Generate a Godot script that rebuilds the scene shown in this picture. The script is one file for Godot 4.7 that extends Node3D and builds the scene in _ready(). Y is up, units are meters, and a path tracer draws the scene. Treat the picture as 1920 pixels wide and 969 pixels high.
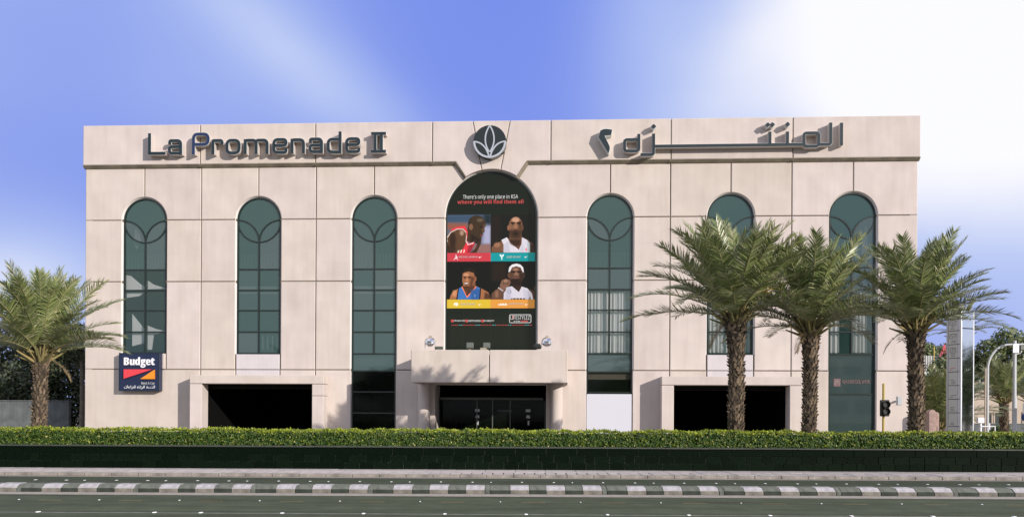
extends Node3D

var M := {}
var rng := RandomNumberGenerator.new()
var counts := {}
const EYE := 1.545
const SKY := 0.79
const YAW := -0.05585
const FRONT := Vector3(-0.92, -0.255, -39.57)

# ---------------------------------------------------------------- mesh builder
class MB:
	var v := PackedVector3Array()
	var n := PackedVector3Array()
	var uv := PackedVector2Array()
	var col := PackedColorArray()
	var ink := Color.WHITE
	var colored := false
	var t := Transform3D.IDENTITY

	func put(p: Vector3, nn: Vector3, u := Vector2.ZERO) -> void:
		v.append(t * p)
		n.append((t.basis * nn).normalized())
		uv.append(u)
		if colored:
			col.append(ink)

	func tri(a: Vector3, b: Vector3, c: Vector3, hint := Vector3.ZERO) -> void:
		var x := (b - a).cross(c - a)
		if x.length_squared() < 1e-16:
			return
		if hint != Vector3.ZERO and x.dot(hint) < 0.0:
			var s := b
			b = c
			c = s
			x = -x
		x = x.normalized()
		put(a, x)
		put(c, x)
		put(b, x)

	func smooth(a: Vector3, b: Vector3, c: Vector3, na: Vector3, nb: Vector3, nc: Vector3, ua := Vector2.ZERO, ub := Vector2.ZERO, uc := Vector2.ZERO) -> void:
		if (b - a).cross(c - a).dot(na + nb + nc) < 0.0:
			put(a, na, ua)
			put(b, nb, ub)
			put(c, nc, uc)
		else:
			put(a, na, ua)
			put(c, nc, uc)
			put(b, nb, ub)

	func quad(a: Vector3, b: Vector3, c: Vector3, d: Vector3, hint := Vector3.ZERO) -> void:
		tri(a, b, c, hint)
		tri(a, c, d, hint)

	func box(lo: Vector3, hi: Vector3) -> void:
		for s in [0, 1]:
			var q: bool = s == 1
			var sg: float = 1.0 if q else -1.0
			var X: float = hi.x if q else lo.x
			var Y: float = hi.y if q else lo.y
			var Z: float = hi.z if q else lo.z
			quad(Vector3(X, lo.y, lo.z), Vector3(X, hi.y, lo.z), Vector3(X, hi.y, hi.z), Vector3(X, lo.y, hi.z), Vector3(sg, 0, 0))
			quad(Vector3(lo.x, Y, lo.z), Vector3(hi.x, Y, lo.z), Vector3(hi.x, Y, hi.z), Vector3(lo.x, Y, hi.z), Vector3(0, sg, 0))
			quad(Vector3(lo.x, lo.y, Z), Vector3(hi.x, lo.y, Z), Vector3(hi.x, hi.y, Z), Vector3(lo.x, hi.y, Z), Vector3(0, 0, sg))

	func block(lo: Vector3, hi: Vector3, ch: float) -> void:   # a box whose edges are chamfered
		var mid := (lo + hi) / 2.0
		for ax in 3:
			var b1 := (ax + 1) % 3
			var b2 := (ax + 2) % 3
			for s in [-1.0, 1.0]:
				var pts := []
				for e in [[-1, -1], [1, -1], [1, 1], [-1, 1]]:
					var p := Vector3.ZERO
					p[ax] = hi[ax] if s > 0 else lo[ax]
					p[b1] = hi[b1] - ch if e[0] > 0 else lo[b1] + ch
					p[b2] = hi[b2] - ch if e[1] > 0 else lo[b2] + ch
					pts.append(p)
				var h := Vector3.ZERO
				h[ax] = s
				quad(pts[0], pts[1], pts[2], pts[3], h)
			for e in [[-1, -1], [1, -1], [1, 1], [-1, 1]]:   # edges along ax
				var q := []
				for w in [0, 1]:
					for z in [lo[ax] + ch, hi[ax] - ch]:
						var p := Vector3.ZERO
						p[ax] = z
						p[b1] = (hi[b1] if e[0] > 0 else lo[b1]) - (ch * e[0] if w == 1 else 0.0)
						p[b2] = (hi[b2] if e[1] > 0 else lo[b2]) - (ch * e[1] if w == 0 else 0.0)
						q.append(p)
				var h2 := Vector3.ZERO
				h2[b1] = e[0]
				h2[b2] = e[1]
				quad(q[0], q[1], q[3], q[2], h2)
		for x in [-1, 1]:
			for y in [-1, 1]:
				for z in [-1, 1]:
					var c := Vector3(hi.x if x > 0 else lo.x, hi.y if y > 0 else lo.y, hi.z if z > 0 else lo.z)
					var i := Vector3(ch * x, ch * y, ch * z)
					tri(c - Vector3(0, i.y, i.z), c - Vector3(i.x, 0, i.z), c - Vector3(i.x, i.y, 0), c - mid)

	func flat(poly: PackedVector2Array, z: float, tilt := Vector2.ZERO, uvbox := Rect2()) -> void:   # a polygon facing +z
		var ix := Geometry2D.triangulate_polygon(poly)
		var c := Vector2.ZERO
		for p in poly:
			c += p / poly.size()
		for k in range(0, ix.size(), 3):
			var a := poly[ix[k]]
			var b := poly[ix[k + 1]]
			var d := poly[ix[k + 2]]
			if (b - a).cross(d - a) < 0.0:
				var s := b
				b = d
				d = s
			for p in [a, d, b]:
				var u := Vector2.ZERO
				if uvbox.size.x > 0.0:
					u = Vector2((p.x - uvbox.position.x) / uvbox.size.x, 1.0 - (p.y - uvbox.position.y) / uvbox.size.y)
				put(Vector3(p.x, p.y, z + (p - c).dot(tilt)), Vector3(-tilt.x, -tilt.y, 1), u)

	func prism(src: PackedVector2Array, z0: float, z1: float, ch := 0.0, back := false) -> void:
		var poly := src.duplicate()
		if Geometry2D.is_polygon_clockwise(poly):
			poly.reverse()
		var m := poly.size()
		var inn := PackedVector2Array()
		for i in m:
			var e1 := (poly[i] - poly[(i + m - 1) % m]).normalized()
			var e2 := (poly[(i + 1) % m] - poly[i]).normalized()
			var n1 := Vector2(e1.y, -e1.x)
			var n2 := Vector2(e2.y, -e2.x)
			inn.append(poly[i] - (n1 + n2) / maxf(0.35, 1.0 + n1.dot(n2)) * ch)
		flat(inn if ch > 0.0 else poly, z1)
		for i in m:
			var j := (i + 1) % m
			var e := poly[j] - poly[i]
			var h := Vector3(e.y, -e.x, 0)
			if ch > 0.0:
				quad(Vector3(inn[i].x, inn[i].y, z1), Vector3(inn[j].x, inn[j].y, z1), Vector3(poly[j].x, poly[j].y, z1 - ch), Vector3(poly[i].x, poly[i].y, z1 - ch), h + Vector3(0, 0, e.length()))
			quad(Vector3(poly[i].x, poly[i].y, z1 - ch), Vector3(poly[j].x, poly[j].y, z1 - ch), Vector3(poly[j].x, poly[j].y, z0), Vector3(poly[i].x, poly[i].y, z0), h)
		if back:
			var k := v.size()
			flat(poly, z0)
			for q in range(k, v.size()):
				n[q] = -n[q]

	func stroke(p: PackedVector2Array, w: float, z0: float, z1: float, closed := false) -> void:   # a bar of square section along a path
		var m := p.size()
		var lf := PackedVector2Array()
		var rt := PackedVector2Array()
		for i in m:
			var d1 := (p[i] - p[(i + m - 1) % m]).normalized() if (i > 0 or closed) else (p[1] - p[0]).normalized()
			var d2 := (p[(i + 1) % m] - p[i]).normalized() if (i < m - 1 or closed) else d1
			var n1 := Vector2(-d1.y, d1.x)
			var n2 := Vector2(-d2.y, d2.x)
			var mit := (n1 + n2) / maxf(0.4, 1.0 + n1.dot(n2)) * w / 2.0
			lf.append(p[i] + mit)
			rt.append(p[i] - mit)
		for i in (m if closed else m - 1):
			var j := (i + 1) % m
			var a := Vector3(rt[i].x, rt[i].y, z1)
			var b := Vector3(rt[j].x, rt[j].y, z1)
			var c := Vector3(lf[j].x, lf[j].y, z1)
			var d := Vector3(lf[i].x, lf[i].y, z1)
			var dz := Vector3(0, 0, z1 - z0)
			var nn := Vector3(lf[i].x - rt[i].x, lf[i].y - rt[i].y, 0)
			quad(a, b, c, d, Vector3(0, 0, 1))
			quad(c, d, d - dz, c - dz, nn)
			quad(a, b, b - dz, a - dz, -nn)
			if not closed and i == 0:
				quad(a, d, d - dz, a - dz, a - b)
			if not closed and i == m - 2:
				quad(b, c, c - dz, b - dz, b - a)

	func tube(path: PackedVector3Array, radii: PackedFloat32Array, sides := 8, cap := true) -> void:
		var m := path.size()
		var rings := []
		var nors := []
		var ref := Vector3(0.0123, 0.2, 1).normalized()
		for i in m:
			var d := (path[mini(i + 1, m - 1)] - path[maxi(i - 1, 0)]).normalized()
			if absf(d.dot(ref)) > 0.95:
				ref = Vector3(1, 0.1, 0).normalized()
			var a := ref.cross(d).normalized()
			var b := d.cross(a)
			var r := PackedVector3Array()
			var q := PackedVector3Array()
			for k in sides:
				var o := a * cos(TAU * k / sides) + b * sin(TAU * k / sides)
				r.append(path[i] + o * radii[i])
				q.append(o)
			rings.append(r)
			nors.append(q)
		for i in m - 1:
			for k in sides:
				var l := (k + 1) % sides
				smooth(rings[i][k], rings[i][l], rings[i + 1][l], nors[i][k], nors[i][l], nors[i + 1][l])
				smooth(rings[i][k], rings[i + 1][l], rings[i + 1][k], nors[i][k], nors[i + 1][l], nors[i + 1][k])
		if cap:
			for k in sides:
				var l := (k + 1) % sides
				tri(path[0], rings[0][k], rings[0][l], path[0] - path[1])
				tri(path[m - 1], rings[m - 1][k], rings[m - 1][l], path[m - 1] - path[m - 2])

	func lathe(prof: PackedVector2Array, sides := 20) -> void:   # (radius, height) about the y axis
		for i in prof.size() - 1:
			var e := prof[i + 1] - prof[i]
			var pn := Vector2(e.y, -e.x).normalized()
			for k in sides:
				var a := TAU * k / sides
				var b := TAU * (k + 1) / sides
				var da := Vector3(cos(a), 0, sin(a))
				var db := Vector3(cos(b), 0, sin(b))
				var na := da * pn.x + Vector3(0, pn.y, 0)
				var nb := db * pn.x + Vector3(0, pn.y, 0)
				var p := da * prof[i].x + Vector3(0, prof[i].y, 0)
				var q := db * prof[i].x + Vector3(0, prof[i].y, 0)
				var r := db * prof[i + 1].x + Vector3(0, prof[i + 1].y, 0)
				var s := da * prof[i + 1].x + Vector3(0, prof[i + 1].y, 0)
				smooth(p, q, r, na, nb, nb)
				smooth(p, r, s, na, nb, na)

	func mesh() -> ArrayMesh:
		var a := []
		a.resize(Mesh.ARRAY_MAX)
		a[Mesh.ARRAY_VERTEX] = v
		a[Mesh.ARRAY_NORMAL] = n
		a[Mesh.ARRAY_TEX_UV] = uv
		if colored:
			a[Mesh.ARRAY_COLOR] = col
		var m := ArrayMesh.new()
		m.add_surface_from_arrays(Mesh.PRIMITIVE_TRIANGLES, a)
		return m

# ---------------------------------------------------------------- naming
func numbered(called: String, parent: Node) -> String:
	var key := str(parent.get_instance_id()) + called
	counts[key] = counts.get(key, -1) + 1
	return called if counts[key] == 0 else "%s_%03d" % [called, counts[key]]

func base(called: String, parent: Node = self, at := Vector3.ZERO, turn := 0.0) -> Node3D:
	var o := Node3D.new()
	o.name = numbered(called, parent)
	parent.add_child(o, true)
	o.position = at
	o.rotation.y = turn
	return o

func put(called: String, m: Mesh, mat: Material, parent: Node = self, at := Vector3.ZERO, turn := 0.0) -> MeshInstance3D:
	var o := MeshInstance3D.new()
	o.name = numbered(called, parent)
	o.mesh = m
	o.material_override = mat
	parent.add_child(o, true)
	o.position = at
	o.rotation.y = turn
	return o

func obj(called: String, b: MB, mat: Material, parent: Node = self, at := Vector3.ZERO, turn := 0.0) -> MeshInstance3D:
	return put(called, b.mesh(), mat, parent, at, turn)

func tag(o: Node, label: String, category: String, group := "") -> Node:
	o.set_meta("label", label)
	o.set_meta("category", category)
	if group:
		o.set_meta("group", group)
	return o

func struct(o: Node, label := "") -> Node:
	o.set_meta("kind", "structure")
	if label:
		o.set_meta("label", label)
	return o

# ---------------------------------------------------------------- materials
func mat(called: String, r: float, g: float, b: float, rough := 0.8, metal := 0.0, spec := 0.5) -> StandardMaterial3D:
	var m := StandardMaterial3D.new()
	m.resource_name = called
	m.albedo_color = Color(r, g, b).linear_to_srgb()
	m.roughness = rough
	m.metallic = metal
	m.metallic_specular = spec
	M[called] = m
	return m

func noise(seed_: int, freq: float, oct := 4) -> FastNoiseLite:
	var f := FastNoiseLite.new()
	f.seed = seed_
	f.noise_type = FastNoiseLite.TYPE_SIMPLEX_SMOOTH
	f.frequency = freq
	f.fractal_octaves = oct
	return f

func grain(seed_: int, size: int, lo: float, hi: float, coarse: float, streak: float, speck: float) -> ImageTexture:
	# a grey multiplier: blotches, vertical streaks and specks
	var a := noise(seed_, 0.006, 5).get_seamless_image(size, size)
	var b := noise(seed_ + 1, 0.03, 3).get_seamless_image(size, size / 16)
	b.resize(size, size, Image.INTERPOLATE_CUBIC)
	var c := noise(seed_ + 2, 0.25, 3).get_seamless_image(size, size)
	var out := Image.create(size, size, false, Image.FORMAT_RGB8)
	for y in size:
		for x in size:
			var k := a.get_pixel(x, y).r * coarse + b.get_pixel(x, y).r * streak + c.get_pixel(x, y).r * speck
			k = lerpf(lo, hi, clampf(k / (coarse + streak + speck), 0.0, 1.0))
			out.set_pixel(x, y, Color(k, k, k))
	out.generate_mipmaps()
	return ImageTexture.create_from_image(out)

func stains(size: int) -> ImageTexture:   # faint brownish runs and blotches left by rain and dust
	var a := noise(61, 0.008, 4).get_seamless_image(size, size)
	var b := noise(62, 0.02, 3).get_seamless_image(size, size / 12)
	b.resize(size, size, Image.INTERPOLATE_CUBIC)
	var c := noise(63, 0.07, 2).get_seamless_image(size, size / 8)
	c.resize(size, size, Image.INTERPOLATE_CUBIC)
	var out := Image.create(size, size, false, Image.FORMAT_RGB8)
	for y in size:
		for x in size:
			var k := 0.1 * a.get_pixel(x, y).r + 0.12 * smoothstep(0.5, 1.0, b.get_pixel(x, y).r) + 0.1 * smoothstep(0.62, 0.95, c.get_pixel(x, y).r) * a.get_pixel(x, y).r
			out.set_pixel(x, y, Color(1.0 - k * 0.24, 1.0 - k * 0.3, 1.0 - k * 0.36))
	out.generate_mipmaps()
	return ImageTexture.create_from_image(out)

func road_grain(size: int) -> ImageTexture:   # wheel tracks along the road, patches, grit
	var a := noise(51, 0.012, 4).get_seamless_image(size, size)
	var b := noise(52, 0.02, 3).get_seamless_image(size / 16, size)
	b.resize(size, size, Image.INTERPOLATE_CUBIC)
	var c := noise(53, 0.45, 2).get_seamless_image(size, size)
	var out := Image.create(size, size, false, Image.FORMAT_RGB8)
	for y in size:
		for x in size:
			var k := 0.62 + 0.16 * a.get_pixel(x, y).r + 0.24 * b.get_pixel(x, y).r + 0.2 * (c.get_pixel(x, y).r - 0.5)
			if a.get_pixel(x, y).r > 0.86:
				k *= 0.86
			out.set_pixel(x, y, Color(k, k, k * 0.99))
	out.generate_mipmaps()
	return ImageTexture.create_from_image(out)

func tri_map(m: StandardMaterial3D, tex: Texture2D, scale: float) -> StandardMaterial3D:
	m.albedo_texture = tex
	m.uv1_triplanar = true
	m.uv1_world_triplanar = true
	m.uv1_scale = Vector3.ONE * scale
	return m

func relief(m: StandardMaterial3D, tex: Texture2D, cm: float) -> void:
	m.heightmap_enabled = true
	m.heightmap_texture = tex
	m.heightmap_scale = cm

func materials() -> void:
	var wall_tex := grain(11, 512, 0.86, 1.0, 0.7, 0.3, 0.6)
	var stain_tex := stains(768)
	var rough_tex := grain(21, 512, 0.7, 1.0, 1.0, 0.0, 1.0)
	var asph_tex := grain(31, 512, 0.72, 1.0, 0.6, 0.0, 1.2)
	var road_tex := road_grain(1024)
	var worn_tex := grain(41, 512, 0.55, 1.0, 1.0, 0.4, 0.6)
	for i in 5:
		var k: float = [1.0, 0.965, 1.02, 0.985, 0.95][i]
		var w := mat("wall%d" % i, 0.65 * k, 0.58 * k, 0.537 * k * (1.0 - 0.012 * i), 0.85, 0.0, 0.35)
		tri_map(w, wall_tex, 0.21)
		w.uv1_offset = Vector3(0.13 * i, 0.37 * i, 0.0)
		relief(w, rough_tex, 0.25)
		w.detail_enabled = true
		w.detail_albedo = stain_tex
		w.detail_blend_mode = BaseMaterial3D.BLEND_MODE_MUL
		w.detail_uv_layer = BaseMaterial3D.DETAIL_UV_2
		w.uv2_triplanar = true
		w.uv2_world_triplanar = true
		w.uv2_scale = Vector3.ONE * 0.075
		w.uv2_offset = Vector3(0.21 * i, 0.0, 0.0)
	mat("reveal", 0.66, 0.62, 0.58, 0.7)
	tri_map(mat("infill", 0.6, 0.56, 0.56, 0.8), wall_tex, 0.3)
	tri_map(mat("moulding", 0.36, 0.315, 0.23, 0.9), worn_tex, 0.5)
	tri_map(mat("joint", 0.2, 0.165, 0.105, 0.95), rough_tex, 1.0)
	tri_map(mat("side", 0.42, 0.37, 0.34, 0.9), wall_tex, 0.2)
	mat("board", 0.53, 0.54, 0.59, 0.6)
	mat("frame", 0.008, 0.016, 0.012, 0.35)
	mat("dark", 0.006, 0.006, 0.006, 0.95, 0.0, 0.1)  # near-black colour standing in for the shade inside the garage bays
	mat("shutter", 0.012, 0.013, 0.012, 0.6, 0.0, 0.2)
	mat("room", 0.2, 0.21, 0.19, 0.9)
	mat("roomfloor", 0.1, 0.1, 0.09, 0.9)
	mat("blind", 0.42, 0.4, 0.33, 0.8)
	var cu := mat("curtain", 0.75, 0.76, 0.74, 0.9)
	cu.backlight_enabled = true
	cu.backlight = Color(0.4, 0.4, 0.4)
	for i in 3:
		var gl := mat("glass%d" % i, [0.044, 0.056, 0.078][i], [0.1, 0.108, 0.122][i], [0.087, 0.1, 0.117][i], 0.04, 0.42, 0.8)
		gl.transparency = BaseMaterial3D.TRANSPARENCY_ALPHA
		gl.albedo_color.a = 0.66
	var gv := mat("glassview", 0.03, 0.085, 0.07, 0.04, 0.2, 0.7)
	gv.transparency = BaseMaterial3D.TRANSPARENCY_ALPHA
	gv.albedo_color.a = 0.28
	var gd := mat("glassdark", 0.005, 0.008, 0.005, 0.05, 0.0, 0.2)
	gd.transparency = BaseMaterial3D.TRANSPARENCY_ALPHA
	gd.albedo_color.a = 0.6
	var gc := mat("glassclear", 0.055, 0.11, 0.09, 0.03, 0.1, 0.6)
	gc.transparency = BaseMaterial3D.TRANSPARENCY_ALPHA
	gc.albedo_color.a = 0.3
	mat("navy", 0.008, 0.016, 0.05, 0.35)
	mat("signnavy", 0.006, 0.017, 0.022, 0.4)
	mat("signblue", 0.008, 0.022, 0.075, 0.4)
	mat("trim", 0.6, 0.62, 0.6, 0.5)
	mat("returns", 0.52, 0.47, 0.43, 0.6)
	mat("disc", 0.006, 0.012, 0.013, 0.12)
	mat("silver", 0.42, 0.45, 0.49, 0.35, 0.3)
	mat("white", 0.8, 0.8, 0.82, 0.5)
	mat("red", 0.62, 0.045, 0.06, 0.5)
	mat("orange", 0.75, 0.24, 0.012, 0.5)
	mat("pinkprint", 0.15, 0.085, 0.085, 0.6)
	mat("redprint", 0.42, 0.045, 0.04, 0.6)
	mat("printwhite", 0.5, 0.52, 0.5, 0.6)
	mat("tealprint", 0.08, 0.32, 0.32, 0.6)
	mat("chrome", 0.8, 0.8, 0.8, 0.16, 1.0)
	mat("steel", 0.55, 0.57, 0.58, 0.4, 0.6)
	mat("paintedsteel", 0.4, 0.42, 0.42, 0.45)
	mat("mirror", 0.78, 0.8, 0.8, 0.05, 1.0)
	mat("panelgrey", 0.44, 0.47, 0.46, 0.5)
	mat("panelpale", 0.52, 0.55, 0.6, 0.4)
	mat("ink", 0.05, 0.05, 0.05, 0.7)
	mat("fixture", 0.1, 0.11, 0.09, 0.5)
	mat("fixturepale", 0.3, 0.27, 0.2, 0.6)
	mat("blackmetal", 0.01, 0.012, 0.01, 0.4)
	mat("yellowpost", 0.38, 0.29, 0.05, 0.5)
	mat("signgrey", 0.2, 0.25, 0.25, 0.6)
	mat("signblueround", 0.02, 0.06, 0.2, 0.5)
	tri_map(mat("pinkstone", 0.52, 0.36, 0.3, 0.8), worn_tex, 1.1)
	tri_map(mat("asphalt", 0.094, 0.113, 0.068, 0.9, 0.0, 0.3), road_tex, 0.11)
	relief(M["asphalt"], asph_tex, 0.5)
	tri_map(mat("asphaltfar", 0.075, 0.092, 0.058, 0.9, 0.0, 0.3), road_tex, 0.11)
	tri_map(mat("sand", 0.44, 0.39, 0.33, 0.95), rough_tex, 1.3)
	tri_map(mat("ground", 0.22, 0.2, 0.17, 0.95), rough_tex, 0.12)
	for i in 3:
		tri_map(mat("paver%d" % i, 0.6 + 0.03 * i, 0.54 + 0.025 * i, 0.51 + 0.02 * i, 0.9), rough_tex, 0.8)
	tri_map(mat("kerbpale", 0.4, 0.36, 0.31, 0.9), worn_tex, 0.9)
	tri_map(mat("kerbwhite", 0.66, 0.63, 0.63, 0.8), worn_tex, 1.7)
	tri_map(mat("kerbworn", 0.28, 0.26, 0.215, 0.9), worn_tex, 1.9)
	tri_map(mat("kerbdark", 0.045, 0.058, 0.04, 0.9), worn_tex, 1.9)
	tri_map(mat("kerbdarktop", 0.2, 0.215, 0.17, 0.9), worn_tex, 1.9)
	tri_map(mat("kerbgrey", 0.16, 0.175, 0.145, 0.9), worn_tex, 1.9)
	tri_map(mat("roadwhite", 0.42, 0.42, 0.36, 0.9), worn_tex, 0.8)
	tri_map(mat("roadyellow", 0.4, 0.29, 0.1, 0.9), worn_tex, 0.8)
	mat("stud", 0.85, 0.85, 0.85, 0.4)
	for i in 3:
		tri_map(mat("granite%d" % i, 0.003 + 0.0015 * i, 0.008 + 0.003 * i, 0.0035 + 0.0015 * i, 0.4, 0.0, 0.15), rough_tex, 3.0)
	mat("mortar", 0.3, 0.3, 0.27, 0.95)
	tri_map(mat("coping", 0.075, 0.085, 0.065, 0.6), worn_tex, 1.2)
	mat("soil", 0.06, 0.045, 0.03, 0.95)
	var lf := mat("leaf", 1, 1, 1, 0.5, 0.0, 0.45)
	lf.vertex_color_use_as_albedo = true
	lf.backlight_enabled = true
	lf.backlight = Color(0.35, 0.35, 0.35)
	var pl := mat("palmleaf", 1, 1, 1, 0.36, 0.0, 0.6)
	pl.vertex_color_use_as_albedo = true
	pl.backlight_enabled = true
	pl.backlight = Color(0.22, 0.22, 0.22)
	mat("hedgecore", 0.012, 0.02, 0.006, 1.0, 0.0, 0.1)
	tri_map(mat("palmtrunk", 0.06, 0.045, 0.03, 0.95), worn_tex, 1.5)
	var st := mat("stub", 1, 1, 1, 0.9)
	st.vertex_color_use_as_albedo = true
	tri_map(mat("bark", 0.2, 0.17, 0.13, 0.95), worn_tex, 1.5)
	mat("fruit", 0.5, 0.3, 0.03, 0.7)
	tri_map(mat("concrete", 0.17, 0.19, 0.19, 0.9), worn_tex, 0.4)
	tri_map(mat("beige", 0.5, 0.42, 0.33, 0.9), wall_tex, 0.2)
	mat("farwhite", 0.5, 0.5, 0.47, 0.8)
	mat("fargreen", 0.03, 0.09, 0.1, 0.8)
	mat("farred", 0.5, 0.08, 0.1, 0.8)
	mat("farolive", 0.3, 0.24, 0.08, 0.8)
	mat("roof", 0.3, 0.28, 0.25, 0.9)

# ---------------------------------------------------------------- sky, sun, camera
func sky_image() -> Image:
	var w := 1536
	var h := 768
	var im := Image.create(w, h, false, Image.FORMAT_RGBF)
	var na := noise(71, 0.9, 3)
	var nb := noise(72, 2.2, 4)
	# soft banks of cloud, each by azimuth, elevation, half widths (degrees), lean and density
	var banks := [[-13.0, 20.4, 2.7, 3.8, -1.15, 0.45], [-16.5, 22.0, 4.5, 3.2, 0.2, 0.24], [-16.5, 17.2, 5.0, 2.0, 0.0, 0.12], [8.5, 22.5, 2.6, 5.0, 0.1, 0.36], [13.0, 18.2, 3.0, 5.0, 0.3, 0.68],
		[20.8, 25.0, 3.8, 7.0, 0.1, 1.5], [24.5, 17.5, 4.2, 4.2, 0.0, 1.5], [31.0, 21.0, 6.5, 5.8, 0.0, 1.5], [-28.5, 7.0, 4.5, 2.3, 0.0, 0.8], [47.0, 25.0, 12.0, 12.0, 0.3, 1.4], [-52.0, 24.0, 14.0, 9.0, 0.2, 1.0]]
	for y in h:
		var el := (0.5 - (y + 0.5) / h) * PI
		for x in w:
			var az := wrapf((x + 0.5) / w * TAU, -PI, PI)   # the middle of the view lies at the edge of the panorama
			var d := Vector3(sin(az) * cos(el), sin(el), -cos(az) * cos(el))
			var azd := rad_to_deg(az)
			var eld := rad_to_deg(el)
			var low := exp(-maxf(eld, 0.0) / 9.0)
			var c := Vector3(0.18, 0.275, 0.83).lerp(Vector3(0.42, 0.5, 0.9), clampf(low * 0.9, 0.0, 1.0))
			var k := 0.0
			for b in banks:
				var dx: float = azd - b[0]
				if absf(dx) > 60.0:
					continue
				var dy: float = eld - b[1]
				dx -= dy * b[4]
				var e: float = dx * dx / (b[2] * b[2]) + dy * dy / (b[3] * b[3])
				if e < 12.0:
					k += b[5] * exp(-e * 0.5)
			var wide := smoothstep(36.0, 60.0, absf(azd))   # outside the view, thicker unseen cloud added to raise the ambient light
			k += (wide + (1.0 - wide) * smoothstep(28.0, 40.0, eld)) * smoothstep(-0.45, 0.35, na.get_noise_3d(d.x, d.y * 1.6, d.z)) * 1.7
			k *= 1.0 + 0.3 * nb.get_noise_3d(d.x * 1.3, d.y * 2.0, d.z * 1.3)
			k = 1.0 - exp(-1.15 * maxf(k, 0.0))
			c = c.lerp(Vector3(0.66, 0.77, 0.97).lerp(Vector3(0.98, 0.98, 1.02), smoothstep(0.35, 0.85, k)), clampf(k * 1.15, 0.0, 1.0))
			if el < 0.0:
				c = Vector3(0.3, 0.29, 0.28)
			im.set_pixel(x, y, Color(c.x, c.y, c.z) * SKY)
	return im

func camera_and_light() -> void:
	var cam := Camera3D.new()
	cam.name = "camera"
	add_child(cam)
	cam.position = Vector3(0, EYE, 0)
	cam.rotation.z = 0.0051
	cam.projection = Camera3D.PROJECTION_FRUSTUM
	cam.near = 0.1
	cam.far = 1500.0
	cam.size = 2.0 * 0.1 * 484.5 / 1760.0
	cam.frustum_offset = Vector2(0.0, 0.1 * 295.5 / 1760.0)
	cam.current = true
	var we := WorldEnvironment.new()
	we.name = "world"
	var e := Environment.new()
	e.background_mode = Environment.BG_SKY
	e.sky = Sky.new()
	var pm := PanoramaSkyMaterial.new()
	pm.panorama = ImageTexture.create_from_image(sky_image())
	e.sky.sky_material = pm
	e.tonemap_mode = Environment.TONE_MAPPER_LINEAR
	e.tonemap_exposure = 1.26
	e.sdfgi_enabled = true
	e.ssao_enabled = true
	e.ssil_enabled = true
	we.environment = e
	add_child(we)
	var sun := DirectionalLight3D.new()
	sun.name = "sun"
	sun.light_energy = 1.3
	sun.light_color = Color(1.0, 0.96, 0.925)
	sun.light_angular_distance = 0.5
	sun.shadow_enabled = true
	add_child(sun)
	sun.look_at_from_position(Vector3.ZERO, Vector3(-1.12, -0.45, -1.0).rotated(Vector3.UP, YAW), Vector3.UP)

# ---------------------------------------------------------------- little shape helpers
func P(a: Array) -> PackedVector2Array:
	var out := PackedVector2Array()
	for i in range(0, a.size(), 2):
		out.append(Vector2(a[i], a[i + 1]))
	return out

func arc(c: Vector2, r: float, a0: float, a1: float, steps: int) -> PackedVector2Array:
	var out := PackedVector2Array()
	for i in steps + 1:
		var a := deg_to_rad(lerpf(a0, a1, float(i) / steps))
		out.append(c + Vector2(cos(a), sin(a)) * r)
	return out

func shift(p: PackedVector2Array, by: Vector2) -> PackedVector2Array:
	var out := PackedVector2Array()
	for q in p:
		out.append(q + by)
	return out

func rounded(p: PackedVector2Array, r: float, closed := false) -> PackedVector2Array:
	var out := PackedVector2Array()
	var m := p.size()
	for i in m:
		if not closed and (i == 0 or i == m - 1):
			out.append(p[i])
			continue
		var a := p[(i + m - 1) % m]
		var b := p[i]
		var c := p[(i + 1) % m]
		var k := minf(r, minf((a - b).length(), (c - b).length()) * 0.5)
		var s := b + (a - b).normalized() * k
		var e := b + (c - b).normalized() * k
		for q in 7:
			var u := q / 6.0
			out.append(s.lerp(b, u).lerp(b.lerp(e, u), u))
	return out

func words(text: String, parent: Node, m: Material, at: Vector3, w: float, h: float, depth := 0.006, bold := false, called := "lettering") -> MeshInstance3D:
	var tm := TextMesh.new()
	var f := SystemFont.new()
	f.font_names = PackedStringArray(["Droid Sans"])
	f.font_weight = 700 if bold else 400
	tm.font = f
	tm.text = text
	tm.font_size = 48
	tm.pixel_size = 0.01
	tm.depth = 0.01
	var o := put(called, tm, m, parent, at)
	var bb := tm.get_aabb()
	if bb.size.x > 0.0:
		var s := Vector3(w / bb.size.x, h / bb.size.y, depth / 0.01)
		o.scale = s
		o.position = at - Vector3((bb.position.x + bb.size.x / 2.0) * s.x, (bb.position.y + bb.size.y / 2.0) * s.y, 0)
	return o

# ---------------------------------------------------------------- the building
var bld: Node3D
const SPRING := 10.15
const HALF := 0.95

func wall_mat() -> Material:
	return M["wall%d" % rng.randi_range(0, 4)]

func panel(poly: PackedVector2Array, z := 0.0, thick := 0.2, m: Material = null, called := "wall_panel", ch := 0.022) -> void:
	var b := MB.new()
	b.prism(poly, z - thick, z, ch)
	obj(called, b, m if m else wall_mat(), bld)

func rect(x0: float, y0: float, x1: float, y1: float, g := 0.018) -> PackedVector2Array:
	return P([x0 + g, y0 + g, x1 - g, y0 + g, x1 - g, y1 - g, x0 + g, y1 - g])

func joints(list: Array) -> void:
	for i in list.size():
		var b := MB.new()
		var j = list[i]
		var z: float = j[4] if j.size() > 4 else 0.0
		b.box(Vector3(j[0], j[1], z - 0.17 - 0.0007 * i), Vector3(j[2], j[3], z - 0.032 - 0.0007 * i))
		obj("joint_filler", b, M["joint"], bld)

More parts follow.
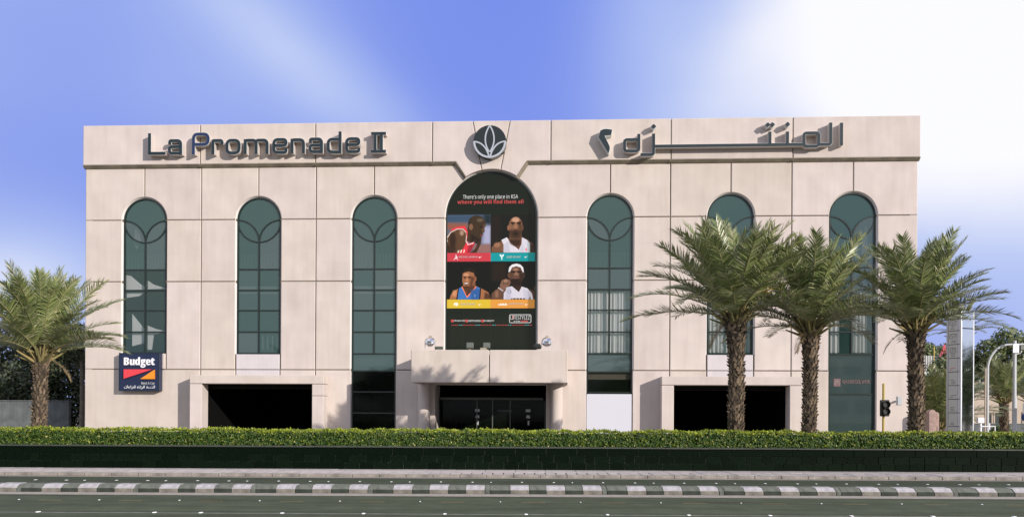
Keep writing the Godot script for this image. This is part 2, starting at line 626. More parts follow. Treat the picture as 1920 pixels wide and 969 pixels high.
func facade() -> void:
	var G := 0.018
	var jl := []
	# storeys beside the seven windows
	for c in [-15.0, -10.0, -5.0, 5.0, 10.0, 15.0]:
		for s in [-1.0, 1.0]:
			var edge: float = c + s * 2.5
			if absf(edge) > 17.0:
				edge = 17.6 * signf(edge)
			if absf(edge) < 3.0:
				edge = 1.925 * signf(edge)
			var win: float = c + s * HALF
			var in_x: float = win + s * 0.001
			var out_x: float = edge - s * G
			if absf(edge) < 2.0:
				out_x = 1.975 * signf(edge)
			elif absf(edge) > 17.0:
				out_x = edge
			# top row: a quarter of the window arch is cut out
			var top := 12.36
			var p := PackedVector2Array()
			p.append(Vector2(c + s * (G), SPRING + 1.0))
			var q := arc(Vector2(c, SPRING + 0.0), 1.0, 90.0, 0.0 if s > 0 else 180.0, 12)
			for k in range(1, q.size()):
				if q[k].y > SPRING + G + 0.005:
					p.append(q[k])
			p.append(Vector2(c + s * 1.0, SPRING + G))
			if absf(edge) < 2.0:
				p.append(Vector2(s * -1.0 * 1.975, SPRING + G))
				var cc := arc(Vector2(0, 10.2), 1.975, 0.0, 57.2, 12) if c > 0 else arc(Vector2(0, 10.2), 1.975, 180.0, 122.8, 12)
				for k in range(1, cc.size()):
					p.append(cc[k])
				p.append(Vector2(-s * 1.5, top))
			else:
				p.append(Vector2(out_x, SPRING + G))
				p.append(Vector2(out_x, top))
			p.append(Vector2(c + s * G, top))
			panel(p)
			panel(P([in_x + s * 0.049, 7.5 + G, out_x, 7.5 + G, out_x, SPRING - G, in_x + s * 0.049, SPRING - G]))
			panel(P([in_x + s * 0.049, 3.73 + G, out_x, 3.73 + G, out_x, 7.5 - G, in_x + s * 0.049, 7.5 - G]))
			jl.append([minf(win, edge), 7.45, maxf(win, edge), 7.55])
			jl.append([minf(win, edge), SPRING - 0.05, maxf(win, edge), SPRING + 0.05])
			jl.append([minf(win, edge), 3.68, maxf(win, edge), 3.78])
		jl.append([c - 0.05, 11.13, c + 0.05, 12.36])
	for x in [-12.5, -7.5, 7.5, 12.5]:
		jl.append([x - 0.05, 3.3, x + 0.05, 12.36])
	# ground storey, strips over the two garage portals
	panel(P([-17.6, 0, -12.5 - G, 0, -12.5 - G, 3.73 - G, -17.6, 3.73 - G]))
	panel(rect(-15.97, 3.73, -14.03, 4.43))
	panel(rect(-12.5, 3.2, -10.965, 3.73))
	panel(rect(-9.035, 3.2, -7.5, 3.73))
	panel(P([-7.5 + G, 0, -5.97, 0, -5.97, 3.73 - G, -7.5 + G, 3.73 - G]))
	panel(P([-4.03, 0, -2.35, 0, -2.35, 3.1, 2.35, 3.1, 2.35, 0, 4.03, 0, 4.03, 3.73 - G, -4.03, 3.73 - G]))
	panel(P([5.97, 0, 7.5 - G, 0, 7.5 - G, 3.73 - G, 5.97, 3.73 - G]))
	panel(rect(7.5, 3.2, 9.035, 3.73))
	panel(rect(10.965, 3.2, 12.5, 3.73))
	panel(P([12.5 + G, 0, 14.03, 0, 14.03, 3.73 - G, 12.5 + G, 3.73 - G]))
	panel(P([15.97, 0, 17.6, 0, 17.6, 3.73 - G, 15.97, 3.73 - G]))
	for c in [-10.0, 10.0]:
		panel(rect(c - 0.955, 3.73, c + 0.955, 4.4, 0.012), 0.0, 0.2, M["infill"], "infill_panel")
		panel(rect(c - 0.955, 3.2, c + 0.955, 3.73, 0.012), 0.0, 0.2, M["infill"], "infill_panel")
		jl.append([c - 1.0, 3.2, c - 0.93, 4.4])
		jl.append([c + 0.93, 3.2, c + 1.0, 4.4])
		jl.append([c - 0.93, 3.69, c + 0.93, 3.77])
	panel(rect(-1.925, 3.73, 1.925, 4.56, 0.01))
	panel(rect(4.045, 0.0, 5.955, 2.75, 0.005), -0.05, 0.06, M["board"], "white_board", 0.005)
	joints(jl)
	# parapet panels, set proud of the wall
	jl = []
	var z := 0.15
	var top2 := 14.2
	var lo := 12.5
	for e in [[-17.65, -12.5], [-12.5, -7.5], [-7.5, -2.5], [2.5, 7.5], [7.5, 12.5], [12.5, 17.65]]:
		var a: float = e[0] + (G if e[0] > -17.0 else 0.0)
		var b2: float = e[1] - (G if e[1] < 17.0 else 0.0)
		panel(P([a, lo, b2, lo, b2, top2, a, top2]), z, 0.3, null, "parapet_panel")
	for s in [-1.0, 1.0]:
		var p := P([s * (2.5 - G), lo, s * (2.5 - G), top2, s * 0.80, top2])
		var q := arc(Vector2(0, 10.2), 1.975, 90.0 - s * 12.0, 90.0 - s * 33.0, 8)
		for k in q:
			p.append(k)
		p.append(Vector2(s * 1.5, lo))
		panel(p, z, 0.3, M["wall0"], "parapet_panel")
	var kp := PackedVector2Array([Vector2(-0.77, top2)])
	for k in arc(Vector2(0, 10.2), 1.975, 101.2, 78.8, 8):
		kp.append(k)
	kp.append(Vector2(0.77, top2))
	panel(kp, z, 0.3, M["wall2"], "keystone_panel")
	for x in [-12.5, -7.5, -2.5, 2.5, 7.5, 12.5]:
		jl.append([x - 0.05, 12.4, x + 0.05, 14.15, z])
	joints(jl)
	for s in [-1.0, 1.0]:
		var kb := MB.new()
		kb.stroke(PackedVector2Array([Vector2(s * 0.785, 14.15), Vector2(s * 0.39, 12.11)]), 0.08, 0.0, z - 0.035)
		obj("joint_filler", kb, M["joint"], bld)
	# stepped moulding under the parapet, bent down to the great arch
	for s in [-1.0, 1.0]:
		var b := MB.new()
		var path := PackedVector2Array([Vector2(s * 17.66, lo), Vector2(s * 1.5, lo), Vector2(s * 1.045, 11.845)])
		var prof := [[0.0, z + 0.012], [0.025, z + 0.012], [0.03, z - 0.015], [0.06, z - 0.04], [0.062, z - 0.062], [0.095, z - 0.085], [0.097, z - 0.11], [0.13, 0.004], [0.13, -0.05]]
		var dirs := []
		for i in 3:
			var d1: Vector2 = (path[maxi(i, 1)] - path[maxi(i, 1) - 1]).normalized()
			var d2: Vector2 = (path[mini(i + 1, 2)] - path[mini(i + 1, 2) - 1]).normalized()
			var n1 := Vector2(-d1.y, d1.x) * (1.0 if s > 0 else -1.0)
			var n2 := Vector2(-d2.y, d2.x) * (1.0 if s > 0 else -1.0)
			dirs.append((n1 + n2) / (1.0 + n1.dot(n2)))
		for i in 2:
			for k in prof.size() - 1:
				var a1: Vector2 = path[i] + dirs[i] * prof[k][0]
				var a2: Vector2 = path[i + 1] + dirs[i + 1] * prof[k][0]
				var b1: Vector2 = path[i] + dirs[i] * prof[k + 1][0]
				var b2: Vector2 = path[i + 1] + dirs[i + 1] * prof[k + 1][0]
				b.quad(Vector3(a1.x, a1.y, prof[k][1]), Vector3(a2.x, a2.y, prof[k][1]), Vector3(b2.x, b2.y, prof[k + 1][1]), Vector3(b1.x, b1.y, prof[k + 1][1]), Vector3(dirs[i].x * 0.3, dirs[i].y * 0.3, 1))
		obj("moulding", b, M["moulding"], bld)
	# shell behind: sides, back, roof
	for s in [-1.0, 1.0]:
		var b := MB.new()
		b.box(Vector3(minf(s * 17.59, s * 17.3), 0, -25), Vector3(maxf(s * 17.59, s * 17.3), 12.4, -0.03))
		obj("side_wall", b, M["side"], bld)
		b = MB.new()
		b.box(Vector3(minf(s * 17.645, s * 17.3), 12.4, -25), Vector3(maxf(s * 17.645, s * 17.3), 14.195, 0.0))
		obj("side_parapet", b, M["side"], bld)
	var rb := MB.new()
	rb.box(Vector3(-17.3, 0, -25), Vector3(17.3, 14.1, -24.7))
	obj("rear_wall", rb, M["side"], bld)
	rb = MB.new()
	rb.box(Vector3(-17.3, 12.7, -24.7), Vector3(17.3, 13.0, -0.2))
	obj("roof", rb, M["roof"], bld)
	# rooms behind the windows
	rb = MB.new()
	rb.box(Vector3(-17.3, 3.75, -5.3), Vector3(17.3, 12.7, -5.0))
	for y in [4.1, 8.25]:
		rb.box(Vector3(-17.3, y - 0.15, -5.0), Vector3(17.3, y + 0.15, -0.45))
	for x in [-12.5, -7.5, -2.6, 2.6, 7.5, 12.5]:
		rb.box(Vector3(x - 0.1, 4.25, -5.0), Vector3(x + 0.1, 8.1, -0.3))
	obj("inner_floors", rb, M["room"], bld)

func portal(x0: float, x1: float, ox0: float, ox1: float, right_joint: float) -> void:
	var p := 0.75
	var o := base("garage_portal", bld)
	for e in [[x0, ox0], [ox1, x1]]:
		var b := MB.new()
		var ys := [0.0, 2.6, 3.09] if e[1] == x1 and right_joint > 0.0 else [0.0, 3.09]
		for i in ys.size() - 1:
			b.block(Vector3(e[0], ys[i] + (0.012 if i > 0 else 0.0), 0.0), Vector3(e[1], ys[i + 1], p), 0.018)
		obj("jamb", b, wall_mat(), o)
	var lb := MB.new()
	lb.block(Vector3(x0, 3.105, 0.0), Vector3(x1, 3.46, p + 0.003), 0.018)
	obj("lintel", lb, wall_mat(), o)
	# parking bay with shade painted near black, and the rolled shutter at its head
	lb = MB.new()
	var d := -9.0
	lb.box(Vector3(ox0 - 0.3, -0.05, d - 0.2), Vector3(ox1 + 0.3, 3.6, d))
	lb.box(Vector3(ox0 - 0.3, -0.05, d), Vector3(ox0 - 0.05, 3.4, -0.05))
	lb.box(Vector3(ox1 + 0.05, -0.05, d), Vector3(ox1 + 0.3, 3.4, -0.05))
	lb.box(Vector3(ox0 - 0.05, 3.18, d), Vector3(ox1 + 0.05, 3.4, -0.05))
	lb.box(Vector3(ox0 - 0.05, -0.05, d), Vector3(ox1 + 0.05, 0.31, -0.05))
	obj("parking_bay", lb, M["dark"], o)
	lb = MB.new()
	for i in 4:
		lb.block(Vector3(ox0, 2.9 + i * 0.07, -0.2 - 0.01 * (i % 2)), Vector3(ox1, 2.96 + i * 0.07, -0.12), 0.012)
	obj("rolled_shutter", lb, M["shutter"], o)

func pane(called: String, poly: PackedVector2Array, w: Node, m: Material, z := -0.16) -> void:
	var b := MB.new()
	b.flat(poly, z, Vector2(rng.randf_range(-0.006, 0.006), rng.randf_range(-0.006, 0.006)))
	obj(called, b, m, w)

func splay(w: Node, r_in: float, r_out: float, spring: float, bottom: float) -> void:   # the slanted reveal between wall face and frame
	var b := MB.new()
	var i := PackedVector2Array([Vector2(r_in, bottom)])
	var o := PackedVector2Array([Vector2(r_out, bottom)])
	i.append_array(arc(Vector2(0, spring), r_in, 0, 180, 36))
	o.append_array(arc(Vector2(0, spring), r_out, 0, 180, 36))
	i.append(Vector2(-r_in, bottom))
	o.append(Vector2(-r_out, bottom))
	for k in i.size() - 1:
		var m := (i[k] + i[k + 1]) / 2.0 - Vector2(0, spring)
		if m.y < 0.0:
			m = Vector2(m.x, 0)
		b.quad(Vector3(o[k].x, o[k].y, -0.004), Vector3(o[k + 1].x, o[k + 1].y, -0.004), Vector3(i[k + 1].x, i[k + 1].y, -0.12), Vector3(i[k].x, i[k].y, -0.12), Vector3(-m.x, -m.y, 0.5))
	obj("reveal", b, M["reveal"], w)

func window(c: float, rows: Array, bottom: float, split_to: float, dark_below: float, curtained := false, view_top := 7.2) -> Node3D:
	var w := base("window", bld, Vector3(c, 0, 0))
	var r := HALF
	var s := SPRING
	var fb := MB.new()
	var ring := PackedVector2Array([Vector2(r - 0.025, bottom)])
	ring.append_array(arc(Vector2(0, s), r - 0.025, 0, 180, 32))
	ring.append(Vector2(-r + 0.025, bottom))
	fb.stroke(ring, 0.06, -0.24, -0.1)
	fb.box(Vector3(-r + 0.055, bottom, -0.22), Vector3(r - 0.055, bottom + 0.06, -0.105))
	obj("frame", fb, M["frame"], w)
	splay(w, 0.95, 1.004, s, bottom)
	var A := arc(Vector2(-r, s - r), r, 90, 0, 14)
	var B := arc(Vector2(0, s), r, 180, 270, 14)
	var mb := MB.new()
	var A2 := PackedVector2Array()
	var B2 := PackedVector2Array()
	for q in A:
		A2.append(Vector2(-q.x, q.y))
	for q in B:
		B2.append(Vector2(-q.x, q.y))
	mb.stroke(A, 0.058, -0.2, -0.122)
	mb.stroke(A2, 0.058, -0.2, -0.123)
	var low := B.duplicate()
	for k in range(B2.size() - 2, -1, -1):
		low.append(B2[k])
	mb.stroke(low, 0.058, -0.2, -0.124)
	obj("petal_tracery", mb, M["frame"], w)
	mb = MB.new()
	mb.box(Vector3(-0.03, split_to, -0.2), Vector3(0.03, s - r, -0.12))
	obj("mullion", mb, M["frame"], w)
	for y in rows:
		if y > bottom + 0.1:
			mb = MB.new()
			mb.box(Vector3(-r + 0.055, y - 0.03, -0.2), Vector3(r - 0.055, y + 0.03, -0.126))
			obj("transom", mb, M["frame"], w)
	var dome := arc(Vector2(0, s), r, 0, 180, 28)
	for k in range(1, A.size()):
		dome.append(A[k])
	for k in range(A2.size() - 2, 0, -1):
		dome.append(A2[k])
	pane("pane", dome, w, M["glass0"])
	for sg in [-1.0, 1.0]:
		var pet := PackedVector2Array()
		var lower := PackedVector2Array()
		for k in range(0, A.size()):
			pet.append(Vector2(A[k].x * -sg, A[k].y))
		for k in range(B.size() - 2, 0, -1):
			pet.append(Vector2(B[k].x * -sg, B[k].y))
		for q in B:
			lower.append(Vector2(q.x * -sg, q.y))
		lower.append(Vector2(0, rows[0]))
		lower.append(Vector2(r * sg, rows[0]))
		pane("pane", pet, w, M["glass%d" % rng.randi_range(0, 2)])
		pane("pane", lower, w, M["glass%d" % rng.randi_range(0, 2)])
	var ys := rows.duplicate()
	if ys[ys.size() - 1] > bottom:
		ys.append(bottom)
	for k in ys.size() - 1:
		var y1: float = ys[k]
		var y0: float = ys[k + 1]
		var glass := "glass%d" % rng.randi_range(0, 2)
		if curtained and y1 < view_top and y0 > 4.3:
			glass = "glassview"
		if y1 <= dark_below + 0.01:
			glass = "glassdark"
		if c > 14.0 and y1 < 2.8:
			glass = "glass2"
		if y1 > split_to + 0.01:
			pane("pane", P([-r, y0, 0, y0, 0, y1, -r, y1]), w, M[glass])
			pane("pane", P([0, y0, r, y0, r, y1, 0, y1]), w, M["glass%d" % rng.randi_range(0, 2)] if glass != "glassdark" and glass != "glassview" else M[glass])
		else:
			pane("pane", P([-r, y0, r, y0, r, y1, -r, y1]), w, M[glass])
	return w

func drape(w: Node, x0: float, x1: float, y0: float, y1: float, z: float, seed_: int) -> void:
	var b := MB.new()
	var f := noise(seed_, 1.3, 2)
	var pts := []
	var steps := 70
	for i in steps + 1:
		var x := lerpf(x0, x1, float(i) / steps)
		pts.append([x, z + 0.045 * sin(x * 38.0 + 2.5 * f.get_noise_1d(x * 3.0)) + 0.03 * f.get_noise_1d(x * 9.0), 0.02 * f.get_noise_1d(x * 7.0 + 40.0)])
	for i in steps:
		var a = pts[i]
		var c = pts[i + 1]
		b.quad(Vector3(a[0], y0 + a[2], a[1]), Vector3(c[0], y0 + c[2], c[1]), Vector3(c[0], y1, z + (c[1] - z) * 0.5), Vector3(a[0], y1, z + (a[1] - z) * 0.5), Vector3(0, 0, 1))
	obj("curtain", b, M["curtain"], w)

func reflection_shape(w: Node, pts: Array, z: float) -> void:   # pale shape behind the glass that paints in a window reflection
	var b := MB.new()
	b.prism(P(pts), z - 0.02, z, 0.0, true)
	obj("painted_reflection", b, M["curtain"], w)

func slats(w: Node) -> void:   # vertical blind
	for i in 13:
		var b := MB.new()
		var x := -0.88 + i * 0.146
		b.quad(Vector3(x, 8.05, -0.36), Vector3(x + 0.1, 8.05, -0.3), Vector3(x + 0.1, 8.72, -0.3), Vector3(x, 8.72, -0.36), Vector3(0, 0, 1))
		obj("blind_slat", b, M["blind"], w)

func windows() -> void:
	var rows := [8.03, 7.14, 6.27, 5.35, 4.42]
	var w1 := window(-15.0, rows, 4.42, 4.42, 0.0, true, 8.1)
	reflection_shape(w1, [-0.95, 7.2, -0.95, 7.84, -0.72, 7.8, -0.3, 7.45, -0.05, 7.3, -0.04, 7.2], -0.3)
	reflection_shape(w1, [0.03, 7.22, 0.03, 7.6, 0.3, 7.42, 0.9, 7.24], -0.31)
	reflection_shape(w1, [-0.9, 6.85, -0.9, 7.08, -0.1, 7.08, -0.35, 6.92], -0.3)
	reflection_shape(w1, [-0.65, 4.75, -0.65, 6.15, -0.4, 5.85, -0.1, 5.5, -0.05, 4.9], -0.3)
	reflection_shape(w1, [0.03, 4.6, 0.03, 5.65, 0.4, 5.5, 0.85, 5.4, 0.3, 5.25, 0.22, 4.6], -0.32)
	reflection_shape(w1, [-0.5, 8.95, -0.62, 9.3, -0.56, 9.75, -0.48, 9.95, -0.32, 9.6, -0.3, 9.3, -0.42, 9.0], -0.3)
	slats(w1)
	var w2 := window(-10.0, rows, 4.4, 4.4, 0.0)
	slats(w2)
	var bl := MB.new()
	for i in 4:
		bl.box(Vector3(0.1 + i * 0.21, 4.62, -0.32), Vector3(0.15 + i * 0.21, 5.2, -0.3))
	obj("paper_strip", bl, M["white"], w2)
	var w3 := window(-5.0, [8.03, 7.14, 6.27, 5.35, 4.42, 3.69, 2.8, 1.9], 0.0, 4.42, 3.69)
	slats(w3)
	for w in [w2, w3]:
		var rl := MB.new()
		rl.box(Vector3(-0.93, 7.19, -0.3), Vector3(0.93, 7.32, -0.24))
		rl.box(Vector3(-0.93, 7.0, -0.3), Vector3(0.93, 7.08, -0.24))
		obj("blind_rail", rl, M["curtain"], w)
	var w5 := window(5.0, [8.03, 7.14, 6.27, 5.35, 4.42, 3.67], 2.78, 4.42, 3.67, true)
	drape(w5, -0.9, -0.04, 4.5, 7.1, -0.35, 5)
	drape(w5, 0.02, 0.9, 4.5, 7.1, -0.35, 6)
	var st := MB.new()
	st.box(Vector3(-0.9, 3.36, -0.3), Vector3(0.9, 3.62, -0.26))
	obj("blind_rail", st, M["fixturepale"], w5)
	var w6 := window(10.0, rows, 4.4, 4.4, 0.0, true)
	drape(w6, -0.9, 0.9, 4.5, 7.1, -0.35, 7)
	var w7 := window(15.0, [8.03, 7.14, 6.27, 5.35, 4.42, 2.77], 0.0, 4.42, 0.0, true)
	reflection_shape(w7, [0.42, 8.6, 0.5, 9.4, 0.62, 9.8, 0.72, 9.5, 0.76, 9.0, 0.66, 8.6], -0.3)
	slats(w5)
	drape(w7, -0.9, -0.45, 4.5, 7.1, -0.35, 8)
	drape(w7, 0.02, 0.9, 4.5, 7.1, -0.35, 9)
	words("QUIKSILVER", w7, M["pinkprint"], Vector3(0.2, 3.28, -0.145), 1.12, 0.17, 0.004, true)
	var lg := MB.new()
	lg.flat(rect(-0.72, 3.1, -0.44, 3.42, 0.0), -0.142)
	obj("printed_emblem", lg, M["pinkprint"], w7)
	lg = MB.new()
	lg.stroke(P([-0.69, 3.17, -0.62, 3.3, -0.55, 3.33, -0.5, 3.24, -0.47, 3.2]), 0.03, -0.142, -0.138)
	obj("printed_emblem", lg, M["room"], w7)

func canopy() -> void:
	var o := base("entrance_canopy", bld)
	var x0 := -2.9
	var x1 := 3.25
	var b := MB.new()
	b.block(Vector3(x0, 3.1, 2.7), Vector3(0.165, 4.38, 2.9), 0.02)
	obj("fascia_panel", b, M["wall4"], o)
	b = MB.new()
	b.block(Vector3(0.195, 3.1, 2.7), Vector3(x1, 4.38, 2.9), 0.02)
	obj("fascia_panel", b, M["wall3"], o)
	for e in [[x0, x0 + 0.2], [x1 - 0.2, x1]]:
		b = MB.new()
		b.block(Vector3(e[0], 3.1, 0.0), Vector3(e[1], 4.377, 2.695), 0.015)
		obj("side_panel", b, M["wall1"], o)
	b = MB.new()
	b.box(Vector3(x0 + 0.2, 3.16, 0.0), Vector3(x1 - 0.2, 3.3, 2.7))
	b.box(Vector3(x0 + 0.2, 4.1, 0.0), Vector3(x1 - 0.2, 4.2, 2.7))
	obj("soffit", b, M["wall4"], o)
	for x in [-2.77, 2.8]:
		b = MB.new()
		b.t = Transform3D(Basis.IDENTITY, Vector3(x, 0, 0.32))
		b.lathe(P([0.26, 0.0, 0.26, 3.16]), 32)
		obj("column", b, M["wall1"], bld)
	# the recessed glass entrance
	var d := base("entrance_door", bld)
	b = MB.new()
	for s in [-1.0, 1.0]:
		b.box(Vector3(minf(s * 2.35, s * 2.6), 0, -1.6), Vector3(maxf(s * 2.35, s * 2.6), 3.12, -0.21))
	obj("recess_wall", b, M["wall4"], d)
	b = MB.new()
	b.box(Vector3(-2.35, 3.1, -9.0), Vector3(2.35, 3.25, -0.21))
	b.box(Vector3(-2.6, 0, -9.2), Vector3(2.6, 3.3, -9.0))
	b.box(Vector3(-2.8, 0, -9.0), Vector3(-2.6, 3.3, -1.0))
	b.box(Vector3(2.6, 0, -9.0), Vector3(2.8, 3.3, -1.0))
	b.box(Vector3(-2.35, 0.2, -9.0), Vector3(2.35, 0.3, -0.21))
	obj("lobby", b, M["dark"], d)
	b = MB.new()
	b.box(Vector3(-2.3, 2.5, -1.35), Vector3(2.2, 2.6, -1.22))
	obj("transom", b, M["fixture"], d)
	for x in [-2.32, -0.68, 0.0, 0.77, 2.28]:
		b = MB.new()
		b.box(Vector3(x - 0.02, 0.3, -1.33), Vector3(x + 0.02, 2.5, -1.25))
		obj("door_stile", b, M["fixture"] if absf(x) < 1.0 else M["frame"], d)
	var xs := [-2.3, -0.68, 0.0, 0.77, 2.26]
	for i in 4:
		b = MB.new()
		b.flat(rect(xs[i] + 0.02, 0.3, xs[i + 1] - 0.02, 2.5, 0.0), -1.29)
		obj("glass_leaf", b, M["glassdark"], d)
	for x in [-0.66, 1.55]:
		b = MB.new()
		b.box(Vector3(x - 0.1, 1.98, -1.27), Vector3(x + 0.1, 2.1, -1.265))
		obj("notice", b, M["panelgrey"], d)
		b = MB.new()
		b.flat(P([x - 0.09, 1.72, x + 0.08, 1.7, x + 0.09, 1.8, x, 1.86, x - 0.07, 1.82]), -1.266)
		b.flat(P([x - 0.02, 1.42, x + 0.05, 1.4, x + 0.06, 1.6, x - 0.01, 1.62]), -1.266)
		obj("sticker", b, M["panelgrey"], d)
	b = MB.new()
	b.box(Vector3(0.0, 1.99, -4.0), Vector3(0.7, 2.09, -3.98))
	obj("lobby_sign", b, M["white"], d)

func canopy_lamps() -> void:
	var place := Transform3D(Basis(Vector3.UP, YAW), FRONT)
	var i := 0
	for x in [-2.22, 2.42]:
		var o := base("dome_floodlight", self, place * Vector3(x, 4.38, 2.45), YAW)
		tag(o, ["silver dome floodlight on the canopy beside the flat pale fitting", "silver dome floodlight on the canopy beside the black tilted floodlight"][i], "floodlight", "dome floodlights on the entrance canopy")
		var b := MB.new()
		b.t = Transform3D(Basis(Vector3.RIGHT, 0.5), Vector3(0, 0.36, 0))
		b.lathe(P([0.0, 0.16, 0.1, 0.15, 0.17, 0.1, 0.205, 0.02, 0.215, 0.0, 0.2, -0.02, 0.18, -0.1, 0.12, -0.17]), 24)
		obj("reflector", b, M["chrome"], o)
		b = MB.new()
		b.t = Transform3D(Basis(Vector3.RIGHT, 0.5), Vector3(0, 0.36, 0))
		b.lathe(P([0.12, -0.17, 0.0, -0.175]), 24)
		obj("lens", b, M["fixturepale"], o)
		b = MB.new()
		b.box(Vector3(-0.06, 0.5, -0.1), Vector3(0.06, 0.59, 0.0))
		obj("ballast", b, M["fixturepale"], o)
		b = MB.new()
		for s in [-1.0, 1.0]:
			b.box(Vector3(s * 0.2 - 0.012, 0.02, -0.03), Vector3(s * 0.2 + 0.012, 0.36, 0.0))
		b.box(Vector3(-0.21, 0.0, -0.06), Vector3(0.21, 0.02, 0.04))
		obj("bracket", b, M["paintedsteel"], o)
		i += 1
	var specs := [[-1.85, 0.08, 0.32, "flat pale floodlight lying low on the canopy's end", 1.1], [-0.62, 0.24, 0.28, "grey box floodlight on the canopy, left of its joint", 0.35],
		[0.04, 0.24, 0.28, "grey box floodlight with a pale gear box at the canopy joint", 0.35], [2.05, 0.2, 0.28, "black tilted floodlight at the foot of the dome lamp", 0.6]]
	for k in 4:
		var sp = specs[k]
		var o := base("box_floodlight", self, place * Vector3(sp[0], 4.38, 2.5), YAW + (0.5 if k == 3 else 0.0))
		tag(o, sp[3], "floodlight")
		var b := MB.new()
		b.t = Transform3D(Basis(Vector3.RIGHT, -sp[4]), Vector3(0, 0.06 + sp[1] * 0.55, 0))
		b.block(Vector3(-sp[2] / 2.0, -sp[1] / 2.0, -0.06), Vector3(sp[2] / 2.0, sp[1] / 2.0, 0.06), 0.015)
		obj("housing", b, M["blackmetal"] if k == 3 else M["fixture"], o)
		b = MB.new()
		b.t = Transform3D(Basis(Vector3.RIGHT, -sp[4]), Vector3(0, 0.06 + sp[1] * 0.55, 0))
		b.box(Vector3(-sp[2] / 2.0 + 0.03, -sp[1] / 2.0 + 0.03, 0.06), Vector3(sp[2] / 2.0 - 0.03, sp[1] / 2.0 - 0.03, 0.064))
		obj("glass", b, M["fixture"] if k != 3 else M["blackmetal"], o)
		b = MB.new()
		b.box(Vector3(-0.05, 0.0, -0.05), Vector3(0.05, 0.05, 0.05))
		if k == 2:
			b.block(Vector3(-0.24, 0.0, 0.08), Vector3(0.0, 0.1, 0.2), 0.01)
		obj("gear_box", b, M["fixturepale"], o)

# ---------------------------------------------------------------- signs on the wall
func letter(sign: Node, called: String, strokes: Array, w: float, face: Material) -> void:
	var f := MB.new()
	var r := MB.new()
	var k := MB.new()
	var z := 0.15
	for i in strokes.size():
		var s = strokes[i]
		var closed: bool = s.size() > 1 and s[1]
		f.stroke(s[0], w, z + 0.315 - 0.002 * i, z + 0.345 - 0.002 * i, closed)
		r.stroke(s[0], w - 0.006, z, z + 0.315 - 0.002 * i, closed)
		k.stroke(s[0], w + 0.022, z + 0.314 - 0.002 * i, z + 0.33 - 0.002 * i, closed)
	var o := base(called, sign)
	obj("letter_face", f, face, o)
	obj("letter_return", r, M["returns"], o)
	obj("letter_trim", k, M["trim"], o)

